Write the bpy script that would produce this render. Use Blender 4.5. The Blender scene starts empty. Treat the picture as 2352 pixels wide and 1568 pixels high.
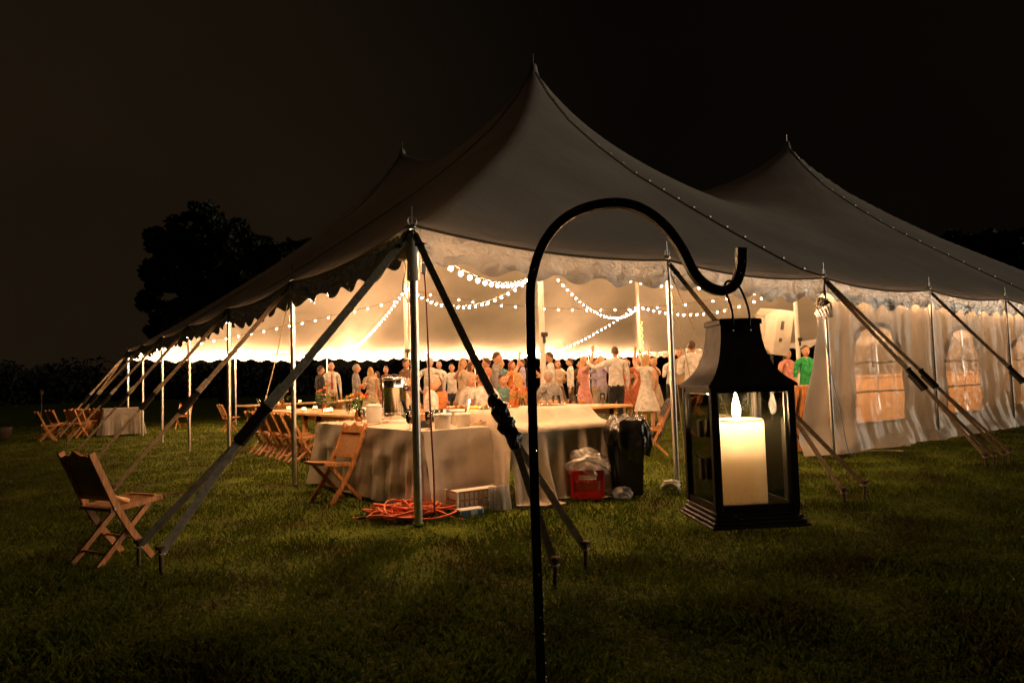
import bpy, math, random
import numpy as np
from mathutils import Vector, Matrix

random.seed(7)
rng = np.random.default_rng(7)
R = math.radians
PI = math.pi
S = bpy.context.scene
COL = S.collection

# ------------------------------------------------------------------ camera
CAM = Vector((-2.58386, -4.96206, 1.10771))
YAW, PITCH, ROLL, FPX = 0.621309, 0.058548, -0.030695, 1577.84
fw = Vector((math.cos(PITCH) * math.sin(YAW), math.cos(PITCH) * math.cos(YAW), math.sin(PITCH)))
rt = Vector((math.cos(YAW), -math.sin(YAW), 0))
up = rt.cross(fw)
r2 = rt * math.cos(ROLL) + up * math.sin(ROLL)
u2 = -rt * math.sin(ROLL) + up * math.cos(ROLL)
cam = bpy.data.cameras.new('camera')
cam.sensor_width = 36.0
cam.lens = FPX / 2352 * 36
cam.clip_start = 0.05
cam.clip_end = 3000
camo = bpy.data.objects.new('camera', cam)
COL.objects.link(camo)
M = Matrix((r2, u2, -fw)).transposed().to_4x4()
M.translation = CAM
camo.matrix_world = M
S.camera = camo

# ------------------------------------------------------------------ world: brown, light-polluted night sky
W = bpy.data.worlds.new('World')
S.world = W
W.use_nodes = True
nt = W.node_tree
nt.nodes.clear()
wo = nt.nodes.new('ShaderNodeOutputWorld')
bg = nt.nodes.new('ShaderNodeBackground')
tc = nt.nodes.new('ShaderNodeTexCoord')
dotn = nt.nodes.new('ShaderNodeVectorMath'); dotn.operation = 'DOT_PRODUCT'
gl = Vector((-0.28, 0.95, -0.1)).normalized()
dotn.inputs[1].default_value = gl
ramp = nt.nodes.new('ShaderNodeValToRGB')
ramp.color_ramp.interpolation = 'EASE'
e = ramp.color_ramp.elements
e[0].position = 0.35; e[0].color = (0.0015, 0.0010, 0.0006, 1)
e[1].position = 1.0; e[1].color = (0.0072, 0.0045, 0.0022, 1)
nz = nt.nodes.new('ShaderNodeTexNoise'); nz.inputs['Scale'].default_value = 2.2; nz.inputs['Detail'].default_value = 4
mr = nt.nodes.new('ShaderNodeMapRange')
mr.inputs['From Min'].default_value = 0.3; mr.inputs['From Max'].default_value = 0.7
mr.inputs['To Min'].default_value = 0.8; mr.inputs['To Max'].default_value = 1.2
mx = nt.nodes.new('ShaderNodeVectorMath'); mx.operation = 'SCALE'
L = nt.links
L.new(tc.outputs['Generated'], dotn.inputs[0])
L.new(tc.outputs['Generated'], nz.inputs['Vector'])
L.new(dotn.outputs['Value'], ramp.inputs['Fac'])
L.new(nz.outputs['Fac'], mr.inputs['Value'])
L.new(ramp.outputs['Color'], mx.inputs[0])
L.new(mr.outputs['Result'], mx.inputs['Scale'])
L.new(mx.outputs['Vector'], bg.inputs['Color'])
bg.inputs['Strength'].default_value = 1.0
L.new(bg.outputs['Background'], wo.inputs['Surface'])

# ------------------------------------------------------------------ weak soft light from the right (added in place of an unidentified source out of view)
sun = bpy.data.lights.new('right_fill', 'SUN')
sun.energy = 0.46
sun.angle = R(30)
sun.color = (1.0, 0.82, 0.60)
suno = bpy.data.objects.new('right_fill', sun)
COL.objects.link(suno)
SD = Vector((0.86, -0.50, 0.12)).normalized()      # direction towards the light
suno.rotation_euler = SD.to_track_quat('Z', 'Y').to_euler()

S.view_settings.view_transform = 'Standard'
S.view_settings.look = 'None'
S.view_settings.exposure = 0.75
S.view_settings.gamma = 1.0
S.view_settings.use_curve_mapping = False
cy = S.cycles
cy.use_denoising = True
cy.max_bounces = 7
cy.diffuse_bounces = 4
cy.glossy_bounces = 3
cy.transmission_bounces = 5
cy.transparent_max_bounces = 14
cy.caustics_reflective = False
cy.caustics_refractive = False
cy.sample_clamp_indirect = 20.0
cy.use_light_tree = True

# ------------------------------------------------------------------ materials
MATS = {}


def newmat(name):
    m = bpy.data.materials.new(name)
    m.use_nodes = True
    m.node_tree.nodes.clear()
    MATS[name] = m
    return m, m.node_tree.nodes, m.node_tree.links


def noise_col(N, Lk, c1, c2, scale, detail=4, coord='Object', stretch=None, lo=0.35, hi=0.65):
    t = N.new('ShaderNodeTexCoord')
    src = t.outputs[coord]
    if stretch:
        mp = N.new('ShaderNodeMapping')
        mp.inputs['Scale'].default_value = stretch
        Lk.new(src, mp.inputs['Vector'])
        src = mp.outputs['Vector']
    n = N.new('ShaderNodeTexNoise')
    n.inputs['Scale'].default_value = scale
    n.inputs['Detail'].default_value = detail
    Lk.new(src, n.inputs['Vector'])
    r = N.new('ShaderNodeValToRGB')
    r.color_ramp.elements[0].position = lo
    r.color_ramp.elements[1].position = hi
    r.color_ramp.elements[0].color = (*c1, 1)
    r.color_ramp.elements[1].color = (*c2, 1)
    Lk.new(n.outputs['Fac'], r.inputs['Fac'])
    return r.outputs['Color'], n.outputs['Fac'], src


def pm(name, col, rough=0.6, metal=0.0, var=0.25, scale=12, bump=0.0, bscale=60, stretch=None, spec=0.5, coat=0.0, coord='Object', sss=0, sheen=0, bdist=0.02):
    m, N, Lk = newmat(name)
    o = N.new('ShaderNodeOutputMaterial')
    p = N.new('ShaderNodeBsdfPrincipled')
    c1 = tuple(max(0, c * (1 - var)) for c in col)
    c2 = tuple(min(1, c * (1 + var)) for c in col)
    cc, nf, src = noise_col(N, Lk, c1, c2, scale, coord=coord, stretch=stretch)
    Lk.new(cc, p.inputs['Base Color'])
    p.inputs['Roughness'].default_value = rough
    p.inputs['Metallic'].default_value = metal
    p.inputs['Specular IOR Level'].default_value = spec
    p.inputs['Coat Weight'].default_value = coat
    if sss:
        p.inputs['Subsurface Weight'].default_value = 1.0
        p.inputs['Subsurface Radius'].default_value = (1.0, 0.80, 0.58)
        p.inputs['Subsurface Scale'].default_value = sss
    if sheen:
        p.inputs['Sheen Weight'].default_value = sheen
    if bump:
        bn = N.new('ShaderNodeTexNoise')
        bn.inputs['Scale'].default_value = bscale
        bn.inputs['Detail'].default_value = 3
        Lk.new(src, bn.inputs['Vector'])
        b = N.new('ShaderNodeBump')
        b.inputs['Strength'].default_value = bump
        b.inputs['Distance'].default_value = bdist
        Lk.new(bn.outputs['Fac'], b.inputs['Height'])
        Lk.new(b.outputs['Normal'], p.inputs['Normal'])
    Lk.new(p.outputs['BSDF'], o.inputs['Surface'])
    return m


def vinyl(name, col, trans, gloss, rough, bump, bscale, stretch=None, bdist=0.03):
    """white tent membrane: diffuse + light passing through + a wet sheen"""
    m, N, Lk = newmat(name)
    o = N.new('ShaderNodeOutputMaterial')
    cc, nf, src = noise_col(N, Lk, tuple(c * 0.80 for c in col), col, 0.7, 8, coord='Object')
    d = N.new('ShaderNodeBsdfDiffuse'); t = N.new('ShaderNodeBsdfTranslucent'); g = N.new('ShaderNodeBsdfGlossy')
    g.inputs['Roughness'].default_value = rough
    g.inputs['Color'].default_value = (0.9, 0.9, 0.9, 1)
    Lk.new(cc, d.inputs['Color']); Lk.new(cc, t.inputs['Color'])
    a = N.new('ShaderNodeMixShader'); a.inputs['Fac'].default_value = trans
    Lk.new(d.outputs[0], a.inputs[1]); Lk.new(t.outputs[0], a.inputs[2])
    f = N.new('ShaderNodeFresnel'); f.inputs['IOR'].default_value = 1.4
    ml = N.new('ShaderNodeMath'); ml.operation = 'MULTIPLY'; ml.inputs[1].default_value = gloss
    Lk.new(f.outputs[0], ml.inputs[0])
    b2 = N.new('ShaderNodeMixShader')
    Lk.new(ml.outputs[0], b2.inputs['Fac'])
    Lk.new(a.outputs[0], b2.inputs[1]); Lk.new(g.outputs[0], b2.inputs[2])
    if stretch:
        mp = N.new('ShaderNodeMapping'); mp.inputs['Scale'].default_value = stretch
        Lk.new(src, mp.inputs['Vector']); src = mp.outputs['Vector']
    bn = N.new('ShaderNodeTexNoise'); bn.inputs['Scale'].default_value = bscale; bn.inputs['Detail'].default_value = 3
    bn.inputs['Distortion'].default_value = 0.35
    Lk.new(src, bn.inputs['Vector'])
    bp = N.new('ShaderNodeBump'); bp.inputs['Strength'].default_value = bump; bp.inputs['Distance'].default_value = bdist
    Lk.new(bn.outputs['Fac'], bp.inputs['Height'])
    for n_ in (d, t, g):
        Lk.new(bp.outputs['Normal'], n_.inputs['Normal'])
    Lk.new(b2.outputs[0], o.inputs['Surface'])
    return m


def clear(name, tint, ior=1.45, rough=0.02, extra=0.0, bump=0.0, bscale=30, haze=0.0):
    """thin clear sheet: fresnel reflection over transparency"""
    m, N, Lk = newmat(name)
    o = N.new('ShaderNodeOutputMaterial')
    t = N.new('ShaderNodeBsdfTransparent'); t.inputs['Color'].default_value = (*tint, 1)
    g = N.new('ShaderNodeBsdfGlossy'); g.inputs['Roughness'].default_value = rough
    f = N.new('ShaderNodeFresnel'); f.inputs['IOR'].default_value = ior
    ad = N.new('ShaderNodeMath'); ad.operation = 'ADD'; ad.use_clamp = True; ad.inputs[1].default_value = extra
    Lk.new(f.outputs[0], ad.inputs[0])
    mxs = N.new('ShaderNodeMixShader')
    Lk.new(ad.outputs[0], mxs.inputs['Fac'])
    Lk.new(t.outputs[0], mxs.inputs[1]); Lk.new(g.outputs[0], mxs.inputs[2])
    if bump:
        tcn = N.new('ShaderNodeTexCoord')
        bn = N.new('ShaderNodeTexNoise'); bn.inputs['Scale'].default_value = bscale; bn.inputs['Detail'].default_value = 3
        Lk.new(tcn.outputs['Object'], bn.inputs['Vector'])
        bp = N.new('ShaderNodeBump'); bp.inputs['Strength'].default_value = bump; bp.inputs['Distance'].default_value = 0.03
        Lk.new(bn.outputs['Fac'], bp.inputs['Height'])
        Lk.new(bp.outputs['Normal'], g.inputs['Normal']); Lk.new(bp.outputs['Normal'], f.inputs['Normal'])
    if haze:
        tr = N.new('ShaderNodeBsdfTranslucent'); tr.inputs['Color'].default_value = (*tint, 1)
        m2 = N.new('ShaderNodeMixShader'); m2.inputs['Fac'].default_value = haze
        Lk.new(mxs.outputs[0], m2.inputs[1]); Lk.new(tr.outputs[0], m2.inputs[2])
        mxs = m2
    Lk.new(mxs.outputs[0], o.inputs['Surface'])
    return m


def emit(name, col, strength):
    m, N, Lk = newmat(name)
    o = N.new('ShaderNodeOutputMaterial')
    e_ = N.new('ShaderNodeEmission')
    e_.inputs['Color'].default_value = (*col, 1)
    e_.inputs['Strength'].default_value = strength
    Lk.new(e_.outputs[0], o.inputs['Surface'])
    return m


BULB = 380.0
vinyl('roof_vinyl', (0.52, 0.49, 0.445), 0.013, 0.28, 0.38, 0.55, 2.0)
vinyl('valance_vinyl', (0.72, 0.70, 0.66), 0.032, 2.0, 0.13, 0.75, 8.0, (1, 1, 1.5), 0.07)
vinyl('wall_vinyl', (0.70, 0.66, 0.60), 0.27, 0.55, 0.2, 0.5, 5.0, (1, 1, 0.5), 0.05)
clear('clear_vinyl', (0.86, 0.78, 0.68), 1.45, 0.08, 0.05, 1.0, 9, 0.34)
clear('lantern_glass', (0.97, 0.97, 0.95), 1.5, 0.0, 0.07)
clear('drink_glass', (0.93, 0.93, 0.92), 1.5, 0.02, 0.06)
clear('plastic_film', (0.86, 0.84, 0.82), 1.5, 0.12, 0.12, 1.0, 18, 0.38)
pm('aluminium', (0.62, 0.61, 0.58), 0.32, 1.0, 0.12, 9, 0.1, 80)
pm('white_pole', (0.72, 0.69, 0.62), 0.45, 0.0, 0.08, 5)
pm('pvc', (0.75, 0.74, 0.70), 0.35, 0.0, 0.05, 5)
pm('steel', (0.45, 0.43, 0.40), 0.35, 1.0, 0.2, 30)
pm('black_iron', (0.012, 0.011, 0.010), 0.38, 0.0, 0.5, 45, 0.12, 160, spec=0.5)
pm('lantern_metal', (0.040, 0.031, 0.024), 0.42, 0.25, 0.35, 30, 0.05, 60)
clear('droplet', (0.98, 0.98, 0.98), 1.33, 0.03, 0.40)
pm('strap_grey', (0.50, 0.44, 0.34), 0.75, 0.0, 0.25, 30, 0.5, 350)
pm('strap_tan', (0.42, 0.33, 0.22), 0.75, 0.0, 0.25, 30, 0.5, 350)
pm('strap_seam', (0.16, 0.135, 0.10), 0.8, 0.0, 0.3, 40)
pm('black_rubber', (0.012, 0.011, 0.010), 0.5, 0.0, 0.4, 30, 0.3, 60)
pm('rust_iron', (0.09, 0.055, 0.035), 0.75, 0.3, 0.5, 60, 0.5, 120)
pm('rope', (0.50, 0.38, 0.22), 0.85, 0.0, 0.2, 60, 0.6, 250)
pm('oak', (0.45, 0.20, 0.065), 0.42, 0.0, 0.35, 6, 0.15, 60, (9, 9, 1.2))
pm('cane', (0.42, 0.215, 0.075), 0.55, 0.0, 0.35, 90, 0.8, 240)
pm('pine', (0.56, 0.31, 0.12), 0.40, 0.0, 0.28, 5, 0.15, 40, (1.2, 10, 10))
pm('linen', (0.56, 0.47, 0.36), 0.85, 0.0, 0.10, 7, 0.35, 420, sheen=0.15)
pm('linen_dark', (0.215, 0.195, 0.165), 0.85, 0.0, 0.12, 7, 0.35, 420, sheen=0.15)
pm('chrome_urn', (0.72, 0.70, 0.66), 0.16, 1.0, 0.06, 6, 0.06, 12)
pm('white_plastic', (0.80, 0.78, 0.72), 0.4, 0.0, 0.04, 6)
pm('china', (0.82, 0.80, 0.76), 0.22, 0.0, 0.03, 6)
pm('red_plastic', (0.55, 0.015, 0.012), 0.38, 0.0, 0.15, 6)
pm('orange_cord', (0.70, 0.14, 0.035), 0.5, 0.0, 0.12, 8)
pm('red_cord', (0.30, 0.05, 0.03), 0.5, 0.0, 0.2, 8)
pm('blue_cord', (0.18, 0.24, 0.42), 0.5, 0.0, 0.2, 8)
pm('bag_black', (0.010, 0.010, 0.009), 0.24, 0.0, 0.4, 10, 1.0, 11, spec=0.7)
pm('bin_black', (0.014, 0.014, 0.013), 0.5, 0.0, 0.2, 10)
pm('box_blue', (0.06, 0.18, 0.45), 0.5, 0.0, 0.15, 15)
pm('box_white', (0.78, 0.76, 0.72), 0.55, 0.0, 0.06, 15)
pm('speaker_grey', (0.42, 0.39, 0.33), 0.55, 0.0, 0.08, 10, 0.2, 90)
pm('dark_grille', (0.05, 0.045, 0.04), 0.6, 0.0, 0.3, 80, 0.6, 180)
pm('tape', (0.03, 0.027, 0.022), 0.4, 0.0, 0.6, 25, 0.8, 30)
vinyl('candle_wax', (0.92, 0.80, 0.62), 0.30, 0.5, 0.3, 0.03, 8)
pm('wax', (0.92, 0.84, 0.70), 0.45, 0.0, 0.02, 8)
pm('wick', (0.02, 0.015, 0.012), 0.9)
pm('wine', (0.03, 0.008, 0.006), 0.1, 0.0, 0.1, 10, spec=0.8)
pm('beer', (0.62, 0.32, 0.06), 0.15, 0.0, 0.1, 10)
pm('foam', (0.8, 0.74, 0.6), 0.6, 0.0, 0.05, 30)
pm('bread', (0.42, 0.19, 0.06), 0.7, 0.0, 0.5, 40, 0.6, 60)
pm('amber_glass', (0.28, 0.09, 0.02), 0.12, 0.0, 0.3, 12, spec=0.8)
pm('petal_red', (0.55, 0.03, 0.02), 0.55, 0.0, 0.3, 40)
pm('petal_orange', (0.72, 0.22, 0.06), 0.55, 0.0, 0.3, 40)
pm('petal_yellow', (0.80, 0.48, 0.05), 0.55, 0.0, 0.25, 40)
pm('petal_pink', (0.70, 0.25, 0.22), 0.55, 0.0, 0.25, 40)
pm('petal_white', (0.78, 0.74, 0.62), 0.55, 0.0, 0.1, 40)
pm('seed_brown', (0.06, 0.03, 0.012), 0.8, 0.0, 0.3, 60)
pm('flower_leaf', (0.07, 0.14, 0.025), 0.5, 0.0, 0.4, 30)
pm('bark', (0.045, 0.035, 0.025), 0.9, 0.0, 0.4, 8, 0.8, 12)
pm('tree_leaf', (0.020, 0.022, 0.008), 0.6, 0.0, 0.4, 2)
pm('wood_mass', (0.006, 0.006, 0.003), 0.8, 0.0, 0.5, 0.6)
pm('skin', (0.62, 0.34, 0.21), 0.5, 0.0, 0.08, 8)
pm('skin_tan', (0.48, 0.25, 0.14), 0.5, 0.0, 0.08, 8)
pm('hair_brown', (0.07, 0.035, 0.018), 0.55, 0.0, 0.4, 60, 0.6, 120)
pm('hair_grey', (0.42, 0.38, 0.33), 0.55, 0.0, 0.25, 60, 0.6, 120)
pm('hair_red', (0.30, 0.09, 0.025), 0.5, 0.0, 0.35, 60, 0.6, 120)
pm('hair_blond', (0.50, 0.31, 0.12), 0.5, 0.0, 0.3, 60, 0.6, 120)
pm('shoe', (0.02, 0.016, 0.013), 0.4)
pm('eye', (0.02, 0.015, 0.012), 0.3)
for nm, c in dict(white=(0.74, 0.72, 0.68), charcoal=(0.022, 0.022, 0.026), navy=(0.04, 0.05, 0.09), grey=(0.30, 0.29, 0.28), beige=(0.55, 0.43, 0.30),
                  khaki=(0.42, 0.31, 0.18), black=(0.016, 0.015, 0.015), orange=(0.68, 0.22, 0.05), lavender=(0.40, 0.36, 0.52), teal=(0.12, 0.26, 0.26),
                  green=(0.02, 0.36, 0.09), brown=(0.14, 0.07, 0.035), pink=(0.66, 0.30, 0.25), rust=(0.42, 0.11, 0.04), tie=(0.40, 0.10, 0.05)).items():
    pm('cloth_' + nm, c, 0.85, 0.0, 0.14, 9, 1.0, 13, sheen=0.1, bdist=0.07)
emit('bulb_glow', (1.0, 0.53, 0.25), BULB)
emit('flood_lens', (1.0, 0.62, 0.30), 34.0)
emit('fairy_glow', (1.0, 0.50, 0.08), 9.0)
emit('flame', (1.0, 0.66, 0.34), 420.0)
emit('votive_flame', (1.0, 0.62, 0.26), 320.0)
clear('votive_glass', (1.0, 0.86, 0.66), 1.45, 0.15, 0.04, 0.0, 30, 0.6)


def grass_mat(name, ground):
    m, N, Lk = newmat(name)
    o = N.new('ShaderNodeOutputMaterial')
    g = N.new('ShaderNodeNewGeometry')
    n1 = N.new('ShaderNodeTexNoise'); n1.inputs['Scale'].default_value = 1.7; n1.inputs['Detail'].default_value = 5
    n2 = N.new('ShaderNodeTexNoise'); n2.inputs['Scale'].default_value = 60; n2.inputs['Detail'].default_value = 3
    Lk.new(g.outputs['Position'], n1.inputs['Vector']); Lk.new(g.outputs['Position'], n2.inputs['Vector'])
    r1 = N.new('ShaderNodeValToRGB')
    el = r1.color_ramp.elements
    el[0].position = 0.34; el[0].color = (0.060, 0.062, 0.014, 1)
    el[1].position = 0.66; el[1].color = (0.112, 0.148, 0.020, 1)
    x_ = el.new(0.52); x_.color = (0.074, 0.110, 0.014, 1)
    r2_ = N.new('ShaderNodeValToRGB')
    el = r2_.color_ramp.elements
    el[0].position = 0.35; el[0].color = (0.5, 0.6, 0.5, 1)
    el[1].position = 0.70; el[1].color = (1.5, 1.25, 0.9, 1)
    Lk.new(n1.outputs['Fac'], r1.inputs['Fac']); Lk.new(n2.outputs['Fac'], r2_.inputs['Fac'])
    mul = N.new('ShaderNodeMix'); mul.data_type = 'RGBA'; mul.blend_type = 'MULTIPLY'; mul.inputs[0].default_value = 1.0
    Lk.new(r1.outputs['Color'], mul.inputs[6]); Lk.new(r2_.outputs['Color'], mul.inputs[7])
    p = N.new('ShaderNodeBsdfPrincipled')
    p.inputs['Roughness'].default_value = 0.9
    p.inputs['Specular IOR Level'].default_value = 0.05 if ground else 0.08
    Lk.new(mul.outputs[2], p.inputs['Base Color'])
    if ground:
        b = N.new('ShaderNodeBump'); b.inputs['Strength'].default_value = 0.9; b.inputs['Distance'].default_value = 0.05
        n3 = N.new('ShaderNodeTexNoise'); n3.inputs['Scale'].default_value = 22; n3.inputs['Detail'].default_value = 6
        Lk.new(g.outputs['Position'], n3.inputs['Vector'])
        Lk.new(n3.outputs['Fac'], b.inputs['Height'])
        Lk.new(b.outputs['Normal'], p.inputs['Normal'])
        Lk.new(p.outputs[0], o.inputs['Surface'])
    else:
        t = N.new('ShaderNodeBsdfTranslucent'); Lk.new(mul.outputs[2], t.inputs['Color'])
        ms = N.new('ShaderNodeMixShader'); ms.inputs['Fac'].default_value = 0.35
        Lk.new(p.outputs[0], ms.inputs[1]); Lk.new(t.outputs[0], ms.inputs[2])
        Lk.new(ms.outputs[0], o.inputs['Surface'])
    return m


grass_mat('lawn', True)
grass_mat('grass_blade', False)

# ------------------------------------------------------------------ mesh helpers


class MB:
    def __init__(s):
        s.v = []; s.f = []

    def add(s, vs, fs):
        o = len(s.v)
        s.v += [tuple(v) for v in vs]
        s.f += [tuple(o + i for i in f) for f in fs]
        return s

    def box(s, c, d, rot=None, bev=0.0):
        x, y, z = (k / 2 for k in d)
        vs = []
        if bev:
            b = min(bev, x * .9, y * .9, z * .9)
            ring = [(-x + b, -y), (x - b, -y), (x, -y + b), (x, y - b), (x - b, y), (-x + b, y), (-x, y - b), (-x, -y + b)]
            rin = [(-x + b, -y + b), (x - b, -y + b), (x - b, -y + b), (x - b, y - b), (x - b, y - b), (-x + b, y - b), (-x + b, y - b), (-x + b, -y + b)]
            lay = [(rin, -z), (ring, -z + b), (ring, z - b), (rin, z)]
            for rr, zz in lay:
                vs += [Vector((p[0], p[1], zz)) for p in rr]
            fs = [tuple(range(7, -1, -1)), tuple(range(24, 32))]
            for k in range(3):
                for i in range(8):
                    j = (i + 1) % 8
                    fs.append((k * 8 + i, k * 8 + j, k * 8 + 8 + j, k * 8 + 8 + i))
        else:
            vs = [Vector((a, b_, c_)) for c_ in (-z, z) for a, b_ in ((-x, -y), (x, -y), (x, y), (-x, y))]
            fs = [(3, 2, 1, 0), (4, 5, 6, 7), (0, 1, 5, 4), (1, 2, 6, 5), (2, 3, 7, 6), (3, 0, 4, 7)]
        if rot is not None:
            vs = [rot @ v for v in vs]
        c = Vector(c)
        return s.add([v + c for v in vs], fs)

    def bar(s, p, q, w, h, side=None):
        """box section from p to q; w is measured along side"""
        p = Vector(p); q = Vector(q); d = (q - p).normalized()
        a = Vector(side) if side is not None else Vector((0, 0, 1)).cross(d)
        if a.length < 1e-4:
            a = Vector((1, 0, 0))
        a = (a - d * a.dot(d)).normalized(); b = d.cross(a)
        vs = []
        for o in (p, q):
            for i, j in ((-1, -1), (1, -1), (1, 1), (-1, 1)):
                vs.append(o + a * (i * w / 2) + b * (j * h / 2))
        return s.add(vs, [(3, 2, 1, 0), (4, 5, 6, 7), (0, 1, 5, 4), (1, 2, 6, 5), (2, 3, 7, 6), (3, 0, 4, 7)])

    def sweep(s, pts, w, h, side):
        """rectangular section swept along a polyline"""
        pts = [Vector(p) for p in pts]; n = len(pts); side = Vector(side)
        vs = []; fs = []
        for i, p in enumerate(pts):
            d = (pts[min(i + 1, n - 1)] - pts[max(i - 1, 0)]).normalized()
            a = (side - d * side.dot(d)).normalized(); b = d.cross(a)
            for k, l in ((-1, -1), (1, -1), (1, 1), (-1, 1)):
                vs.append(p + a * (k * w / 2) + b * (l * h / 2))
        for i in range(n - 1):
            for k in range(4):
                j = (k + 1) % 4
                fs.append((i * 4 + k, i * 4 + j, i * 4 + 4 + j, i * 4 + 4 + k))
        fs += [(3, 2, 1, 0), tuple(range(n * 4 - 4, n * 4))]
        return s.add(vs, fs)

    def tube(s, pts, r, n=8, cap=True):
        pts = [Vector(p) for p in pts]; m = len(pts)
        rr = r if isinstance(r, (list, tuple)) else [r] * m
        d0 = (pts[1] - pts[0]).normalized()
        a = d0.cross(Vector((0, 0, 1)))
        if a.length < 0.05:
            a = d0.cross(Vector((1, 0, 0)))
        a.normalize()
        vs = []; fs = []
        for i, p in enumerate(pts):
            d = (pts[min(i + 1, m - 1)] - pts[max(i - 1, 0)])
            if d.length < 1e-9:
                d = d0
            d.normalize()
            a = a - d * a.dot(d)
            if a.length < 1e-5:
                a = d.orthogonal()
            a.normalize(); b = d.cross(a)
            for k in range(n):
                t = 2 * PI * k / n
                vs.append(p + (a * math.cos(t) + b * math.sin(t)) * rr[i])
        for i in range(m - 1):
            for k in range(n):
                j = (k + 1) % n
                fs.append((i * n + k, i * n + j, i * n + n + j, i * n + n + k))
        if cap:
            fs += [tuple(range(n - 1, -1, -1)), tuple(range((m - 1) * n, m * n))]
        return s.add(vs, fs)

    def lathe(s, prof, n=16, c=(0, 0, 0), cap=True):
        c = Vector(c); vs = []; fs = []; m = len(prof)
        for r_, z in prof:
            for k in range(n):
                t = 2 * PI * k / n
                vs.append(c + Vector((r_ * math.cos(t), r_ * math.sin(t), z)))
        for i in range(m - 1):
            for k in range(n):
                j = (k + 1) % n
                fs.append((i * n + k, i * n + j, i * n + n + j, i * n + n + k))
        if cap:
            fs += [tuple(range(n - 1, -1, -1)), tuple(range((m - 1) * n, m * n))]
        return s.add(vs, fs)

    def grid(s, P):
        """P[i][j] -> point"""
        a = len(P); b = len(P[0])
        return s.add([p for row in P for p in row], [(i * b + j, i * b + j + 1, i * b + b + j + 1, i * b + b + j) for i in range(a - 1) for j in range(b - 1)])

    def mesh(s, name, smooth=False):
        me = bpy.data.meshes.new(name)
        me.from_pydata(s.v, [], s.f)
        me.validate()
        if smooth:
            me.polygons.foreach_set('use_smooth', [True] * len(me.polygons))
            if smooth == 'auto':
                me.set_sharp_from_angle(angle=R(40))
        me.update()
        return me

    def build(s, name, mat, parent=None, smooth=False, loc=None):
        return link(name, s.mesh(name, smooth), mat, parent, loc)


def link(name, me, mat, parent=None, loc=None):
    if mat is not None and not len(me.materials):
        me.materials.append(MATS[mat])
    o = bpy.data.objects.new(name, me)
    COL.objects.link(o)
    if parent is not None:
        o.parent = parent
    if loc is not None:
        o.location = loc
    return o


def tag(o, label, cat, group=None):
    o['label'] = label; o['category'] = cat
    if group:
        o['group'] = group
    return o


def thing(name, label, cat, loc=(0, 0, 0), rz=0.0, group=None, scale=1.0):
    o = bpy.data.objects.new(name, None)
    o.empty_display_size = 0.1
    COL.objects.link(o)
    o.location = loc; o.rotation_euler = (0, 0, rz); o.scale = (scale,) * 3
    return tag(o, label, cat, group)


def kids(o):
    return [c for c in bpy.data.objects if c.parent == o]


def structure(o):
    o['kind'] = 'structure'
    return o


def stuff(o):
    o['kind'] = 'stuff'
    return o


def dup(root, tree, loc, rz, label, group=None, scale=None):
    """copy of a thing, its parts and their sub-parts; tree = [(part, [sub-parts])]"""
    r = root.copy(); COL.objects.link(r)
    r.location = loc; r.rotation_euler = (0, 0, rz)
    if scale:
        r.scale = (scale,) * 3
    r['label'] = label
    if group:
        r['group'] = group
    for ch, subs in tree:
        c = ch.copy(); COL.objects.link(c); c.parent = r
        for g in subs:
            k = g.copy(); COL.objects.link(k); k.parent = c
    return r


def treeof(root):
    ch = kids(root)
    return [(c, kids(c)) for c in ch]


def px(u, d):
    """plan position at picture column u (2352 wide frame) and distance d along the view"""
    p = CAM + (fw + r2 * ((u - 1176) / FPX)) * d
    return p.x, p.y


def smooth01(t):
    t = max(0.0, min(1.0, t))
    return t * t * (3 - 2 * t)


def spline(pts, n):
    """Catmull-Rom through the points"""
    P = [Vector(p) for p in pts]
    P = [P[0] * 2 - P[1]] + P + [P[-1] * 2 - P[-2]]
    out = []
    seg = len(P) - 3
    for i in range(n + 1):
        t = i / n * seg
        k = min(int(t), seg - 1); t -= k
        a, b, c, d = P[k:k + 4]
        out.append(0.5 * ((2 * b) + (c - a) * t + (2 * a - 5 * b + 4 * c - d) * t * t + (3 * b - a - 3 * c + d) * t ** 3))
    return out

# ================================================================== THE SETTING
def ground_z(x, y):
    return 0.018 * math.sin(x * 1.7 + 0.6) * math.sin(y * 1.3 + 1.1) + 0.010 * math.sin(x * 4.1 + y * 2.3) - 0.020


def build_ground():
    xs = [-700, -300, -120, -60, -30] + list(np.linspace(-14, 30, 150)) + [45, 80, 160, 320, 700]
    ys = [-120, -60, -25] + list(np.linspace(-10, 32, 150)) + [45, 70, 110, 180, 320, 700]
    g = MB()
    g.grid([[(x, y, ground_z(x, y) if (-14 <= x <= 30 and -10 <= y <= 32) else -0.02) for y in ys] for x in xs])
    o = g.build('ground', 'lawn', None, True)
    structure(o)


build_ground()


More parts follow.
